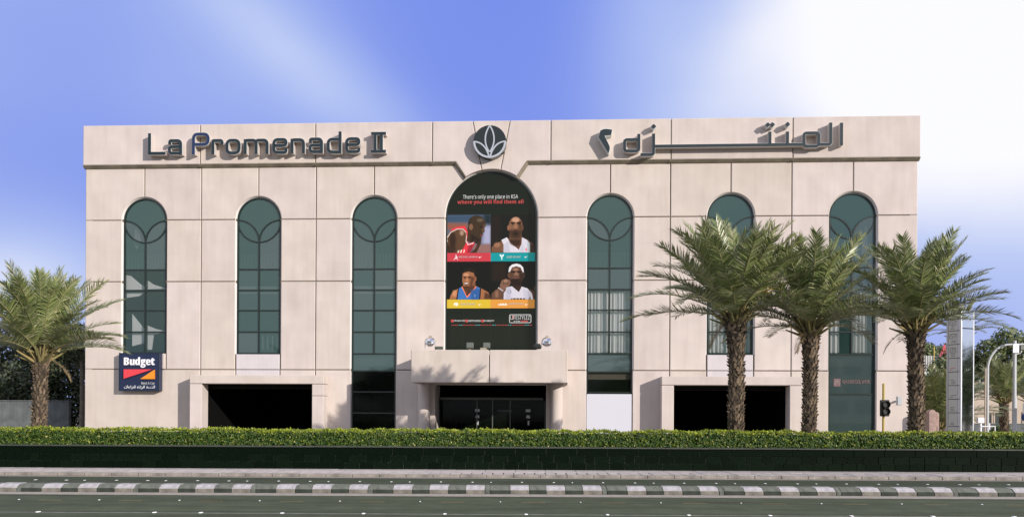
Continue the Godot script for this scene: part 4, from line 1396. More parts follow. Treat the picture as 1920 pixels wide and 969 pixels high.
func poster() -> void:
	var p := base("window_poster", self, FRONT, YAW)
	tag(p, "tall arched poster of four basketball players over the entrance", "poster")
	var out := arc(Vector2(0, 10.2), 1.925, 0, 180, 40)
	out.append(Vector2(-1.925, 4.57))
	out.append(Vector2(1.925, 4.57))
	var b := MB.new()
	b.flat(out, -0.1, Vector2.ZERO, Rect2(-1.925, 4.57, 3.85, 7.555))
	var m := mat("poster", 0.8, 0.8, 0.8, 0.22, 0.0, 0.3)
	m.albedo_texture = ImageTexture.create_from_image(poster_image())
	obj("print", b, m, p)
	b = MB.new()
	var ring := PackedVector2Array([Vector2(1.9, 4.57)])
	ring.append_array(arc(Vector2(0, 10.2), 1.9, 0, 180, 40))
	ring.append(Vector2(-1.9, 4.57))
	b.stroke(ring, 0.05, -0.2, -0.07)
	obj("frame", b, M["frame"], p)
	splay(p, 1.92, 1.98, 10.2, 4.57)
	b = MB.new()
	b.box(Vector3(-1.925, 4.57, -0.4), Vector3(1.925, 12.2, -0.2))
	obj("backing", b, M["dark"], p)
	# lettering: x and y on the wall
	var X := func(px: float) -> float: return (px - 835.0) / 171.0 * 3.85 - 1.925
	var Y := func(py: float) -> float: return 12.125 - (py - 321.0) / 335.0 * 7.555
	var z := -0.094
	words("There's only one place in KSA", p, M["printwhite"], Vector3(X.call(918.5), Y.call(369), z), 2.34, 0.225, 0.004)
	words("where you will find them all", p, M["redprint"], Vector3(X.call(918.5), Y.call(378.6), z), 2.8, 0.215, 0.004, true)
	words("MICHAEL JORDAN", p, M["printwhite"], Vector3(X.call(877), Y.call(481), z), 0.78, 0.08, 0.004)
	words("KOBE BRYANT", p, M["printwhite"], Vector3(X.call(963), Y.call(481), z), 0.6, 0.08, 0.004)
	words("KEVIN DURANT", p, M["printwhite"], Vector3(X.call(877.5), Y.call(569), z), 0.64, 0.08, 0.004)
	words("LEBRON JAMES", p, M["printwhite"], Vector3(X.call(968), Y.call(569), z), 0.64, 0.08, 0.004)
	words("Lifestylez KSA", p, M["printwhite"], Vector3(X.call(861), Y.call(600.5), z), 0.47, 0.085, 0.004, true)
	words("LIFESTYLEZKSA", p, M["printwhite"], Vector3(X.call(889), Y.call(600.5), z), 0.56, 0.07, 0.004, true)
	words("013 668 6711", p, M["printwhite"], Vector3(X.call(916.5), Y.call(600.5), z), 0.43, 0.07, 0.004, true)
	for px in [847.8, 874.5, 904.8]:
		b = MB.new()
		b.flat(rect(X.call(px) - 0.055, Y.call(603.0), X.call(px) + 0.055, Y.call(598.2), 0.0), z)
		obj("red_icon", b, M["redprint"], p)
	words("LIFESTYLEZ", p, M["printwhite"], Vector3(X.call(975.5), Y.call(594.5), z), 0.82, 0.17, 0.004)
	b = MB.new()
	b.stroke(rounded(P([X.call(955.5), Y.call(604), X.call(995.8), Y.call(604), X.call(995.8), Y.call(589), X.call(955.5), Y.call(589)]), 0.06, true), 0.025, z - 0.002, z, true)
	obj("logo_border", b, M["printwhite"], p)
	b = MB.new()
	b.box(Vector3(X.call(961.0), Y.call(597.4), z - 0.003), Vector3(X.call(963.4), Y.call(590.4), z - 0.001))
	b.box(Vector3(X.call(977.0), Y.call(602.4), z - 0.003), Vector3(X.call(990.0), Y.call(600.2), z - 0.001))
	obj("logo_red", b, M["redprint"], p)
	# two lines of print too small to read
	b = MB.new()
	for e in [[963.5, 966.5], [967.5, 969.5], [970.5, 975.5]]:
		b.box(Vector3(X.call(e[0]), Y.call(602.0), z - 0.003), Vector3(X.call(e[1]), Y.call(600.8), z - 0.001))
	obj("small_print", b, M["printwhite"], p)
	var red := MB.new()
	var pale := MB.new()
	var r := RandomNumberGenerator.new()
	r.seed = 77
	var px := 846.0
	var n := 0
	while px < 995.0:
		var w := r.randf_range(1.2, 5.0)
		(pale if n % 7 in [4, 5] else red).box(Vector3(X.call(px), Y.call(609.0), z - 0.003), Vector3(X.call(px + w), Y.call(608.0), z - 0.001))
		px += w + 0.8
		n += 1
	obj("small_print", red, M["redprint"], p)
	obj("small_print", pale, M["tealprint"], p)

# ---------------------------------------------------------------- plants
func frond_mesh(seed_: int, length: float, e0: float, droop: float, dry := 0.0) -> ArrayMesh:
	var r := RandomNumberGenerator.new()
	r.seed = seed_
	var b := MB.new()
	b.colored = true
	var n := 26
	var pts := PackedVector3Array()
	var tan := []
	var p := Vector3.ZERO
	var side_bend := r.randf_range(-0.12, 0.12)
	for i in n + 1:
		var t := float(i) / n
		var e := deg_to_rad(e0 - droop * pow(t, 1.6))
		var d := Vector3(cos(e), sin(e), side_bend * t).normalized()
		pts.append(p)
		tan.append(d)
		p += d * length / n
	var rad := PackedFloat32Array()
	for i in n + 1:
		rad.append(lerpf(0.032, 0.005, pow(float(i) / n, 0.7)) * length / 3.0)
	b.ink = Color(0.27, 0.24, 0.11) if dry < 0.5 else Color(0.3, 0.2, 0.1)
	b.tube(pts, rad, 5, false)
	var count := 84
	for i in count:
		var t := lerpf(0.16, 0.995, float(i) / (count - 1))
		var k := minf(t * n, n - 0.001)
		var o: Vector3 = pts[int(k)].lerp(pts[int(k) + 1], k - int(k))
		var T: Vector3 = tan[int(k)]
		var N := Vector3(-T.y, T.x, 0).normalized()
		var Sd := T.cross(N).normalized()
		var u := (t - 0.16) / 0.84
		var ln := length * (0.05 + 0.138 * pow(sin(PI * clampf(0.12 + 0.8 * u, 0.0, 1.0)), 0.7)) * r.randf_range(0.88, 1.1)
		for sg in [-1.0, 1.0]:
			var a := deg_to_rad(lerpf(72.0, 30.0, pow(u, 1.4)) + r.randf_range(-6, 6))
			var lift := deg_to_rad(r.randf_range(4.0, 34.0))
			var D: Vector3 = (T * cos(a) + (Sd * sg * cos(lift) + N * sin(lift)) * sin(a)).normalized()
			var W := D.cross(N if r.randf() < 0.5 else (N + Sd * 0.7 * sg)).normalized()
			var w := 0.0185 * length / 3.0 * r.randf_range(0.85, 1.25) * (1.0 - 0.35 * u)
			var sag := Vector3(0, -1, 0) * ln * r.randf_range(0.02, 0.14) * (1.0 + 2.5 * dry)
			var mid := o + D * ln * 0.5 + sag * 0.25
			var tip := o + D * ln + sag
			var g := r.randf()
			var c := Color(0.09, 0.14, 0.038).lerp(Color(0.26, 0.285, 0.105), g)
			if r.randf() < 0.16 + 0.25 * maxf(0.0, u - 0.75):
				c = c.lerp(Color(0.5, 0.47, 0.31), r.randf_range(0.3, 0.95))
			c = c.lerp(Color(0.34, 0.25, 0.13), dry)
			b.ink = c
			b.quad(o - W * w * 0.6, o + W * w * 0.6, mid + W * w, mid - W * w)
			b.tri(mid - W * w, mid + W * w, tip)
	return b.mesh()

var fronds := []
func frond_set() -> void:
	for i in 9:
		var row := []
		var e := lerpf(87.0, 10.0, i / 8.0)
		for k in 3:
			row.append(frond_mesh(900 + i * 10 + k, 3.0, e, lerpf(16.0, 40.0, minf(1.0, i / 6.0)) + k * 8.0 - 8.0))
		fronds.append(row)
	fronds.append([frond_mesh(1200, 2.4, -30.0, 42.0, 0.9), frond_mesh(1201, 2.2, -38.0, 35.0, 1.0), frond_mesh(1202, 2.0, -35.0, 40.0, 0.8)])

func palm(called: String, at: Vector3, height: float, r0: float, r1: float, scale: float, n: int, lean: Vector2, seed_: int, spread := 1.0, detailed := true) -> Node3D:
	var r := RandomNumberGenerator.new()
	r.seed = seed_
	var o := base(called, self, at)
	var path := PackedVector3Array()
	var rad := PackedFloat32Array()
	var steps := 16
	for i in steps + 1:
		var t := float(i) / steps
		path.append(Vector3(lean.x * t * t, height * t, lean.y * t * t) + Vector3(0.02 * sin(t * 5.0 + seed_), 0, 0.02 * cos(t * 4.0)))
		rad.append(lerpf(r0 * 1.12, r0, minf(1.0, t * 5.0)) if t < 0.7 else lerpf(r0, r1, smoothstep(0.7, 0.95, t)))
	var b := MB.new()
	b.tube(path, rad, 14)
	obj("trunk", b, M["palmtrunk"], o)
	# old leaf bases in spirals round the trunk
	b = MB.new()
	b.colored = true
	var rings := int(height / 0.088)
	for i in rings:
		var t := (i + 0.3) / rings
		var k := t * steps
		var c: Vector3 = path[int(k)].lerp(path[mini(int(k) + 1, steps)], k - int(k))
		var R := lerpf(rad[int(k)], rad[mini(int(k) + 1, steps)], k - int(k))
		var m := 13
		for q in m:
			var a := TAU * (q + 0.5 * (i % 2) + r.randf_range(-0.3, 0.3)) / m + i * 0.04
			var d := Vector3(cos(a), 0, sin(a))
			var s := Vector3(-sin(a), 0, cos(a))
			var w := TAU * R / m * r.randf_range(0.36, 0.5)
			var h := 0.14 * r.randf_range(0.55, 1.4)
			var out := 0.055 * r.randf_range(0.2, 1.5) * (1.0 + 1.1 * smoothstep(0.8, 1.0, t))
			var lo := c + d * (R - 0.012) + Vector3(0, -h * 0.55, 0)
			var tl := c + d * (R + out) - s * w * 0.62 + Vector3(0, h * 0.45 + r.randf_range(-0.02, 0.03), 0)
			var tr := c + d * (R + out * r.randf_range(0.7, 1.2)) + s * w * 0.62 + Vector3(0, h * 0.45 + r.randf_range(-0.02, 0.03), 0)
			var ml := c + d * (R + out * 0.35) - s * w
			var mr := c + d * (R + out * 0.35) + s * w
			var back := c + d * (R - 0.02) + Vector3(0, h * 0.35, 0)
			var g := r.randf_range(0.3, 1.45)
			b.ink = Color(0.15 * g, 0.112 * g, 0.072 * g)
			b.tri(lo, mr, ml, d)
			b.quad(ml, mr, tr, tl, d)
			b.tri(tl, tr, back, Vector3.UP)
			b.tri(ml, tl, back, -s)
			b.tri(mr, tr, back, s)
	var stubs := obj("leaf_stubs", b, M["stub"], o)
	stubs.set_meta("kind", "stuff")
	var top := path[steps]
	for i in n:
		var t := (i + 0.5) / n
		var f := pow(t, 1.2) * 7.6 * spread + r.randf_range(-0.6, 0.6)
		var row: Array = fronds[clampi(int(round(f)), 0, 8)]
		var m: Mesh = row[r.randi_range(0, 2)]
		var az := i * 2.39996 + r.randf_range(-0.25, 0.25)
		var fr := put("frond", m, M["palmleaf"], o, top + Vector3(cos(az), 0, -sin(az)) * r1 * (0.2 + 0.5 * t) + Vector3(0, 0.12 - 0.35 * t, 0), az)
		var s := scale * r.randf_range(0.88, 1.1) * (0.82 + 0.2 * minf(1.0, t * 3.0))
		fr.scale = Vector3(s, s, s)
		fr.rotation.x = r.randf_range(-0.25, 0.25)
	for i in (1 if detailed else 0):
		var az := r.randf_range(0, TAU)
		var fr := put("dry_frond", fronds[9][i], M["palmleaf"], o, top + Vector3(cos(az), 0, -sin(az)) * r1 * 0.9 + Vector3(0, -0.3, 0), az)
		fr.scale = Vector3.ONE * scale * 0.5
	# pale leaf bases at the crown's heart
	b = MB.new()
	b.colored = true
	for i in 34:
		var az := i * 2.39996
		var t := i / 34.0
		var d := Vector3(cos(az), lerpf(2.2, 0.35, t), sin(az)).normalized()
		var p0 := top + Vector3(cos(az), 0, sin(az)) * r1 * 0.7 + Vector3(0, -0.28 - 0.2 * t, 0)
		b.ink = Color(0.28, 0.22, 0.09).lerp(Color(0.19, 0.18, 0.07), r.randf())
		b.tube(PackedVector3Array([p0, p0 + d * 0.3, p0 + d * 0.62]), PackedFloat32Array([0.055, 0.035, 0.02]), 5, false)
	obj("leaf_bases", b, M["stub"], o)
	return o

func leaf_crown(called: String, lumps: Array, count: int, size: float, c0: Color, c1: Color, seed_: int, parent: Node) -> void:
	var r := RandomNumberGenerator.new()
	r.seed = seed_
	var b := MB.new()
	b.colored = true
	var total := 0.0
	for l in lumps:
		total += l[3] * l[3]
	for l in lumps:
		for i in int(count * l[3] * l[3] / total):
			var d := Vector3(r.randfn(), r.randfn(), r.randfn()).normalized()
			var p: Vector3 = Vector3(l[0], l[1], l[2]) + d * l[3] * pow(r.randf(), 0.28) * Vector3(1, 0.85, 1) * r.randf_range(0.8, 1.15)
			var n := (d + Vector3(r.randfn(), r.randfn(), r.randfn()) * 0.6).normalized()
			var u := n.cross(Vector3(r.randfn(), r.randfn(), r.randfn())).normalized()
			var w := n.cross(u)
			var s := size * r.randf_range(0.6, 1.3)
			b.ink = c0.lerp(c1, r.randf())
			b.quad(p - u * s, p - w * s * 0.45, p + u * s, p + w * s * 0.45)
	obj(called, b, M["leaf"], parent)

func tree(at: Vector3, label: String, height: float, lumps: Array, count: int, size: float, c0: Color, c1: Color, seed_: int, trunk := 0.15, group := "") -> Node3D:
	var o := base("tree", self, at)
	tag(o, label, "tree", group)
	var b := MB.new()
	b.tube(PackedVector3Array([Vector3(0, -0.05, 0), Vector3(0.04, height * 0.5, 0), Vector3(0, height, 0)]), PackedFloat32Array([trunk, trunk * 0.8, trunk * 0.4]), 8)
	for l in lumps:
		b.tube(PackedVector3Array([Vector3(0.02, height * 0.45, 0), Vector3(l[0] * 0.5, (height * 0.5 + l[1]) * 0.5, l[2] * 0.5), Vector3(l[0], l[1], l[2])]), PackedFloat32Array([trunk * 0.45, trunk * 0.3, trunk * 0.12]), 6)
	obj("trunk", b, M["bark"], o)
	leaf_crown("crown", lumps, count, size, c0, c1, seed_, o)
	return o

func hedge() -> void:
	var o := base("hedge", self, Vector3(0, 0.68, -26.55))
	tag(o, "long clipped green hedge growing along the black planter wall", "hedge")
	var r := RandomNumberGenerator.new()
	r.seed = 505
	var f := noise(81, 1.1, 3)
	var half := 19.0
	var H := 0.44
	var b := MB.new()
	var steps := 150
	var prof := [[0.0, -0.5], [0.0, -0.03], [-0.06, 0.0]]
	for i in steps:
		var xa := lerpf(-half, half, float(i) / steps)
		var xb := lerpf(-half, half, float(i + 1) / steps)
		var ha := H - 0.07 + 0.03 * f.get_noise_1d(xa)
		var hb := H - 0.07 + 0.03 * f.get_noise_1d(xb)
		b.quad(Vector3(xa, -0.1, 0.44), Vector3(xb, -0.1, 0.44), Vector3(xb, hb, 0.42), Vector3(xa, ha, 0.42), Vector3(0, 0, 1))
		b.quad(Vector3(xa, ha, 0.42), Vector3(xb, hb, 0.42), Vector3(xb, hb, -0.42), Vector3(xa, ha, -0.42), Vector3.UP)
		b.quad(Vector3(xa, -0.1, -0.44), Vector3(xb, -0.1, -0.44), Vector3(xb, hb, -0.42), Vector3(xa, ha, -0.42), Vector3(0, 0, -1))
	obj("twigs", b, M["hedgecore"], o)
	var lm := MB.new()
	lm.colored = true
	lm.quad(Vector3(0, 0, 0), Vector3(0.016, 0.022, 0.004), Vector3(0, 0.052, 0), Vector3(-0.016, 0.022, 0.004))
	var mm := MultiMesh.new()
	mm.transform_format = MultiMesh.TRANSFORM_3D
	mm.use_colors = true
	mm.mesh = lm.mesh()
	var count := 78000
	mm.instance_count = count
	var g := noise(82, 2.2, 3)
	for i in count:
		var x := r.randf_range(-half, half)
		var p: Vector3
		var nn: Vector3
		var h := H + 0.06 * f.get_noise_1d(x) + 0.05 * g.get_noise_1d(x * 3.0) + (0.05 * r.randf() if r.randf() < 0.04 else 0.0)
		var on_top := r.randf() < 0.36
		if on_top:
			var z := r.randf_range(-0.46, 0.5)
			h += 0.03 * g.get_noise_2d(x * 2.0, z * 4.0)
			p = Vector3(x, h - absf(r.randfn(0.0, 0.022)) + 0.01, z)
			nn = Vector3(0, 1, 0.2)
		else:
			var y := r.randf_range(-0.06, h)
			var bump := 0.07 * g.get_noise_2d(x * 2.5, y * 3.5)
			p = Vector3(x, y, 0.48 + bump - absf(r.randfn(0.0, 0.03)) - 0.05 * smoothstep(h - 0.12, h, y))
			nn = Vector3(0, 0.35, 1)
		nn = (nn + Vector3(r.randfn(), r.randfn(), r.randfn()) * 0.55).normalized()
		var up := (Vector3.UP + Vector3(r.randfn(), r.randfn(), r.randfn()) * 0.6).normalized()
		var xx := up.cross(nn).normalized()
		var yy := nn.cross(xx)
		var s := r.randf_range(0.7, 1.35)
		mm.set_instance_transform(i, Transform3D(Basis(xx * s, yy * s, nn * s), p))
		var lit_tone := clampf(r.randf() * 0.75 + (0.5 if on_top or p.y > h - 0.07 else 0.0) + 0.35 * g.get_noise_2d(x * 1.2, p.y * 3.0), 0.0, 1.0)  # random leaf tone, with sunlit brightness painted onto the top leaves
		var c := Color(0.028, 0.07, 0.008).lerp(Color(0.29, 0.345, 0.02), pow(lit_tone, 3.2))
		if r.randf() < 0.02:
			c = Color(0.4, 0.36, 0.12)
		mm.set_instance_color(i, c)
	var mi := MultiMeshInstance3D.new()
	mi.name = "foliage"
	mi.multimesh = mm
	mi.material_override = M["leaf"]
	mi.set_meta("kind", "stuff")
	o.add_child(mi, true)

# ---------------------------------------------------------------- street
func sheet(called: String, x0: float, z0: float, x1: float, z1: float, y: float, m: Material) -> MeshInstance3D:
	var b := MB.new()
	b.quad(Vector3(x0, y, z0), Vector3(x1, y, z0), Vector3(x1, y, z1), Vector3(x0, y, z1), Vector3.UP)
	var o := obj(called, b, m)
	struct(o)
	return o

func street() -> void:
	sheet("ground", -700, 300, 700, -900, -0.03, M["ground"])
	sheet("forecourt", -60, -27.3, 60, -60, -0.012, M["sand"])
	var near := sheet("road", -120, 8, 120, -18.5, 0.0, M["asphalt"])
	var far := sheet("far_road", -120, -19.0, 120, -23.42, 0.0, M["asphaltfar"])
	# markings and studs belong to the roads
	var b := MB.new()
	b.quad(Vector3(-60, 0.004, -14.66), Vector3(60, 0.004, -14.66), Vector3(60, 0.004, -14.73), Vector3(-60, 0.004, -14.73), Vector3.UP)
	obj("white_line", b, M["roadwhite"], near)
	b = MB.new()
	b.quad(Vector3(-0.21, 0.004, 0.03), Vector3(0.21, 0.004, 0.03), Vector3(0.21, 0.004, -0.03), Vector3(-0.21, 0.004, -0.03), Vector3.UP)
	var dash := b.mesh()
	b = MB.new()
	b.block(Vector3(-0.032, 0, -0.06), Vector3(0.032, 0.014, 0.06), 0.008)
	var stud := b.mesh()
	for i in 13:
		var x := -8.6 + i * 1.44
		put("yellow_dash", dash, M["roadyellow"], near, Vector3(x + 0.35, 0, -16.75))
		var s1 := put("road_stud", stud, M["stud"], near, Vector3(x - 0.24, 0.002, -16.82))
		s1.scale = Vector3(0.35, 0.8, 0.4)
	for i in 13:
		var s0 := put("road_stud", stud, M["stud"], near, Vector3(-7.42 + i * 1.275 + (0.55 if i == 1 else 0.0), 0.003, -14.69))
		s0.scale = Vector3(0.85, 1, 0.7)
	for i in 16:
		for k in [[0.0, 1.0], [0.74, 1.0], [1.17, 0.7]]:
			var s2 := put("road_stud", stud, M["stud"], far, Vector3(-11.1 + i * 1.89 + k[0], 0.002, -21.85 + 0.05 * k[0]))
			s2.scale = Vector3(0.8 * k[1], 0.7, 0.8)
	b = MB.new()
	b.quad(Vector3(-60, 0.004, -17.95), Vector3(60, 0.004, -17.95), Vector3(60, 0.006, -18.52), Vector3(-60, 0.006, -18.52), Vector3.UP)
	obj("sand_strip", b, M["sand"], near)
	b = MB.new()
	b.quad(Vector3(-60, 0.004, -23.1), Vector3(60, 0.004, -23.1), Vector3(60, 0.004, -23.45), Vector3(-60, 0.004, -23.45), Vector3.UP)
	obj("sand_strip", b, M["sand"], far)
	# the striped median kerb: painted stones, each a piece
	b = MB.new()
	b.box(Vector3(-60, -0.02, -19.1), Vector3(60, 0.12, -18.63))
	var med := obj("median", b, M["kerbdarktop"])
	struct(med)
	var x := -13.2
	var step := 0
	while x < 13.2:
		var kind := step % 3
		for part in [[0.378, 0], [[0.345, 0.40, 0.335][kind], 1]]:
			var w: float = part[0]
			var white: bool = part[1] == 0
			var r2 := RandomNumberGenerator.new()
			r2.seed = 7000 + step * 2 + part[1]
			var ws := [w]
			if not white and kind == 1:
				ws = [0.1, w]
			for q in ws:
				var front := MB.new()
				var cap := MB.new()
				var dy := r2.randf_range(-0.003, 0.003)
				var dz := r2.randf_range(-0.006, 0.006)
				front.block(Vector3(0.003, 0.0, -0.13), Vector3(q - 0.003, 0.086 + dy, 0.0 + dz), 0.009)
				cap.t = Transform3D(Basis(Vector3.UP, PI / 2), Vector3(0.004, dy, dz))
				cap.prism(P([0.006, 0.08, 0.14, 0.152, 0.42, 0.158, 0.42, 0.05, 0.02, 0.05]), 0.0, q - 0.008, 0.006, true)
				var small: bool = ws.size() == 2 and q == ws[0]
				var ks := put("kerb_stone", front.mesh(), M["kerbworn"] if white else (M["kerbgrey"] if small else M["kerbdark"]), med, Vector3(x, 0, -18.5))
				put("paint_top", cap.mesh(), M["kerbwhite"] if white else M["kerbdarktop"], ks)
				x += q
		step += 1
	# pavement: kerbstones, pavers, back strip
	b = MB.new()
	b.box(Vector3(-60, -0.02, -25.7), Vector3(60, 0.062, -23.62))
	var pv := obj("pavement", b, M["kerbdark"])
	struct(pv)
	b = MB.new()
	b.block(Vector3(0.003, 0, -0.2), Vector3(0.667, 0.08, 0), 0.012)
	var ks2 := b.mesh()
	for i in 44:
		put("kerbstone", ks2, M["kerbpale"], pv, Vector3(-14.7 + i * 0.67, rng.randf_range(-0.003, 0.003), -23.42))
	b = MB.new()
	b.block(Vector3(0.013, 0.03, -0.98), Vector3(0.257, 0.079, 0), 0.008)
	var pm := b.mesh()
	for i in 110:
		var o := put("paver", pm, M["paver%d" % rng.randi_range(0, 2)], pv, Vector3(-14.8 + i * 0.27, rng.randf_range(-0.003, 0.004), -23.64), rng.randf_range(-0.006, 0.006))
	b = MB.new()
	b.block(Vector3(0.004, 0.03, -0.98), Vector3(0.8, 0.078, 0), 0.008)
	var bm := b.mesh()
	for i in 40:
		put("paver", bm, M["paver%d" % rng.randi_range(0, 2)], pv, Vector3(-16.0 + i * 0.805, rng.randf_range(-0.002, 0.003), -24.66))
	# the planter wall clad in black granite
	var w3 := base("planter_wall", self)
	tag(w3, "low black granite tiled planter wall below the hedge", "wall")
	b = MB.new()
	b.box(Vector3(-30, 0.0, -26.0), Vector3(30, 0.665, -25.64))
	b.box(Vector3(-30, 0.0, -27.3), Vector3(30, 0.6, -27.1))
	obj("wall_core", b, M["mortar"], w3)
	b = MB.new()
	b.box(Vector3(-30, 0.0, -27.1), Vector3(30, 0.6, -26.0))
	obj("soil", b, M["soil"], w3)
	var courses := [[0.08, 0.273, 0.4], [0.281, 0.466, 0.42], [0.472, 0.665, 0.84]]
	for ci in 3:
		var c = courses[ci]
		var cx := -15.4 - ci * 0.23
		var meshes := {}
		while cx < 15.4:
			var tw: float = c[2] * (0.62 if rng.randf() < 0.2 and ci < 2 else 1.0)
			if not meshes.has(tw):
				b = MB.new()
				b.block(Vector3(0.007, c[0], -0.05), Vector3(tw - 0.007, c[1], 0.0), 0.003)
				meshes[tw] = b.mesh()
			put("tile", meshes[tw], M["granite%d" % (rng.randi_range(0, 1) if ci < 2 else 0)], w3, Vector3(cx, 0, -25.6 + rng.randf_range(-0.003, 0.003)), rng.randf_range(-0.004, 0.004))
			cx += tw
	b = MB.new()
	b.block(Vector3(0.004, 0.667, -0.42), Vector3(1.196, 0.7, 0.0), 0.008)
	var cm := b.mesh()
	for i in 27:
		put("coping_stone", cm, M["coping"], w3, Vector3(-16.2 + i * 1.2, rng.randf_range(-0.002, 0.002), -25.57 + rng.randf_range(-0.004, 0.004)))

# ---------------------------------------------------------------- things by the road and beyond
func pole(path: Array, rad: Array, sides := 10) -> MB:
	var b := MB.new()
	b.tube(PackedVector3Array(path), PackedFloat32Array(rad), sides)
	return b

func furniture() -> void:
	var place := Transform3D(Basis(Vector3.UP, YAW), FRONT)
	# traffic signal seen from behind
	var t := base("traffic_signal", self, Vector3(12.68, 0, -32.0))
	tag(t, "black two lens traffic signal on a yellow post behind the hedge", "traffic light")
	obj("post", pole([Vector3(0, 0, 0), Vector3(0, 2.72, 0)], [0.042, 0.042]), M["yellowpost"], t)
	var b := MB.new()
	b.block(Vector3(-0.15, 1.6, 0.04), Vector3(0.15, 2.16, 0.16), 0.02)
	obj("housing", b, M["blackmetal"], t)
	for y in [1.76, 2.0]:
		b = MB.new()
		b.t = Transform3D(Basis(Vector3.RIGHT, PI / 2), Vector3(0.02, y, 0.16))
		b.lathe(P([0.0, 0.02, 0.09, 0.02, 0.1, 0.0, 0.125, 0.0, 0.125, 0.1, 0.115, 0.1, 0.115, 0.03]), 18)
		obj("lens_hood", b, M["blackmetal"], t)
	# box lamps on the wall
	var i := 0
	for x in [16.75, 13.36]:
		var o := base("wall_lamp", self, place * Vector3(x, [2.5, 2.52][i], 0.0), YAW)
		tag(o, ["small white box wall lamp beside the traffic signal", "small white wall lamp half hidden behind a palm trunk"][i], "lamp", "box lamps on the wall")
		b = MB.new()
		b.block(Vector3(-0.09, -0.18, 0.32), Vector3(0.09, 0.18, 0.5), 0.015)
		obj("lamp_box", b, M["paintedsteel"], o)
		b = MB.new()
		b.box(Vector3(-0.025, -0.05, 0.0), Vector3(0.025, 0.02, 0.33))
		obj("arm", b, M["paintedsteel"], o)
		i += 1
	# tall pylon with sign panels
	var p := base("sign_pylon", self, Vector3(19.1, 0, -40.0), -0.42)
	tag(p, "tall steel pylon sign with mirrored face and lettered panels", "pylon sign")
	var A := Vector2(-0.47, 0.0)
	var C := Vector2(0.03, 0.42)
	var D := Vector2(0.52, -0.06)
	var top := 6.1
	for e in [[A, 0.05], [C, 0.045], [D, 0.03]]:
		obj("corner_post", pole([Vector3(e[0].x, 0, e[0].y), Vector3(e[0].x, top + 0.03, e[0].y)], [e[1], e[1]]), M["steel"] if e[0] != A else M["paintedsteel"], p)
	var back := MB.new()
	back.prism(PackedVector2Array([Vector2(A.x + 0.03, A.y), Vector2(D.x - 0.03, D.y), Vector2(C.x, C.y - 0.06)]), 0.0, top, 0.0)
	for k in back.v.size():
		back.v[k] = Vector3(back.v[k].x, back.v[k].z, back.v[k].y)
		back.n[k] = Vector3(back.n[k].x, back.n[k].z, back.n[k].y)
	obj("core", back, M["panelgrey"], p)
	var dl := (C - A).normalized()
	var ang := -atan2(dl.y, dl.x)
	var rows := [0.3, 0.62, 1.2, 1.78, 2.36, 2.94, 3.52, 4.1, 4.68, 5.26, top]
	for k in rows.size() - 1:
		b = MB.new()
		b.block(Vector3(0.06, rows[k] + 0.012, -0.02), Vector3((C - A).length() - 0.14, rows[k + 1] - 0.012, 0.02), 0.006)
		var pn := obj("sign_panel", b, M["panelgrey"], p, Vector3(A.x, 0, A.y), ang)
		b = MB.new()
		b.block(Vector3((C - A).length() - 0.13, rows[k] + 0.012, -0.02), Vector3((C - A).length() - 0.05, rows[k + 1] - 0.012, 0.015), 0.006)
		obj("sign_panel", b, M["panelpale"], p, Vector3(A.x, 0, A.y), ang)
		if k > 6:
			words(["STYL", "ESTY", "ESTY"][k - 7], pn, M["ink"], Vector3(0.29, rows[k] + 0.36, 0.021), 0.36, 0.2, 0.004)
		b = MB.new()   # print too small to read
		var r := RandomNumberGenerator.new()
		r.seed = 300 + k
		for q in 2 + k % 2:
			var x0 := r.randf_range(0.12, 0.2)
			b.box(Vector3(x0, rows[k] + 0.08 + q * 0.07, 0.02), Vector3(x0 + r.randf_range(0.12, 0.28), rows[k] + 0.1 + q * 0.07, 0.022))
		obj("small_print", b, M["ink"] if k != 6 else M["redprint"], pn)
	var dr := (D - C).normalized()
	var ang2 := -atan2(dr.y, dr.x)
	for e in [[0.3, 2.9], [2.9, 5.35], [5.35, top]]:
		b = MB.new()
		b.block(Vector3(0.05, e[0] + 0.015, -0.02), Vector3((D - C).length() - 0.03, e[1] - 0.015, 0.02), 0.008)
		obj("mirror_panel", b, M["mirror"], p, Vector3(C.x, 0, C.y), ang2)
	# two pink stone posts
	i = 0
	for e in [[16.98, 1.84, 0.145], [17.24, 1.78, 0.11]]:
		b = MB.new()
		var q := PackedVector2Array([Vector2(-e[2], 0), Vector2(e[2], 0), Vector2(e[2], e[1] - 0.05)])
		q.append_array(arc(Vector2(0, e[1] - 0.09), e[2], 25, 155, 8))
		q.append(Vector2(-e[2], e[1] - 0.05))
		b.prism(q, -0.15, 0.15, 0.02, true)
		var o := obj("stone_post", b, M["pinkstone"], self, Vector3(e[0], 0, -38.0 - 0.2 * i))
		tag(o, ["wider pink stone post standing beside the building corner", "narrower pink stone post nearest the steel pylon"][i], "post", "pink stone posts")
		i += 1
	# arched steel gantry and the pole beside it
	var g := base("arched_lamp_post", self, Vector3(21.3, 0, -42.0))
	tag(g, "white steel post bending into an arched arm above the road", "lamp post")
	var pth := [Vector3(0, 0, 0), Vector3(0, 3.72, 0)]
	var rd := [0.068, 0.062]
	for k in 9:
		var a := PI - (k + 1) * PI / 18.0
		pth.append(Vector3(1.0 + 1.0 * cos(a), 3.72 + 1.14 * sin(a), 0))
		rd.append(lerpf(0.056, 0.046, k / 8.0))
	pth.append(Vector3(3.7, 4.9, 0))
	rd.append(0.045)
	obj("post", pole(pth, rd, 12), M["paintedsteel"], g)
	obj("second_tube", pole([Vector3(-0.12, 0, 0.02), Vector3(-0.1, 3.8, 0.02)], [0.035, 0.035]), M["beige"], g)
	b = MB.new()
	b.block(Vector3(-0.14, -0.02, -0.14), Vector3(0.14, 0.04, 0.14), 0.01)
	obj("base_plate", b, M["steel"], g)
	var c2 := base("camera_pole", self, Vector3(22.3, 0, -41.6))
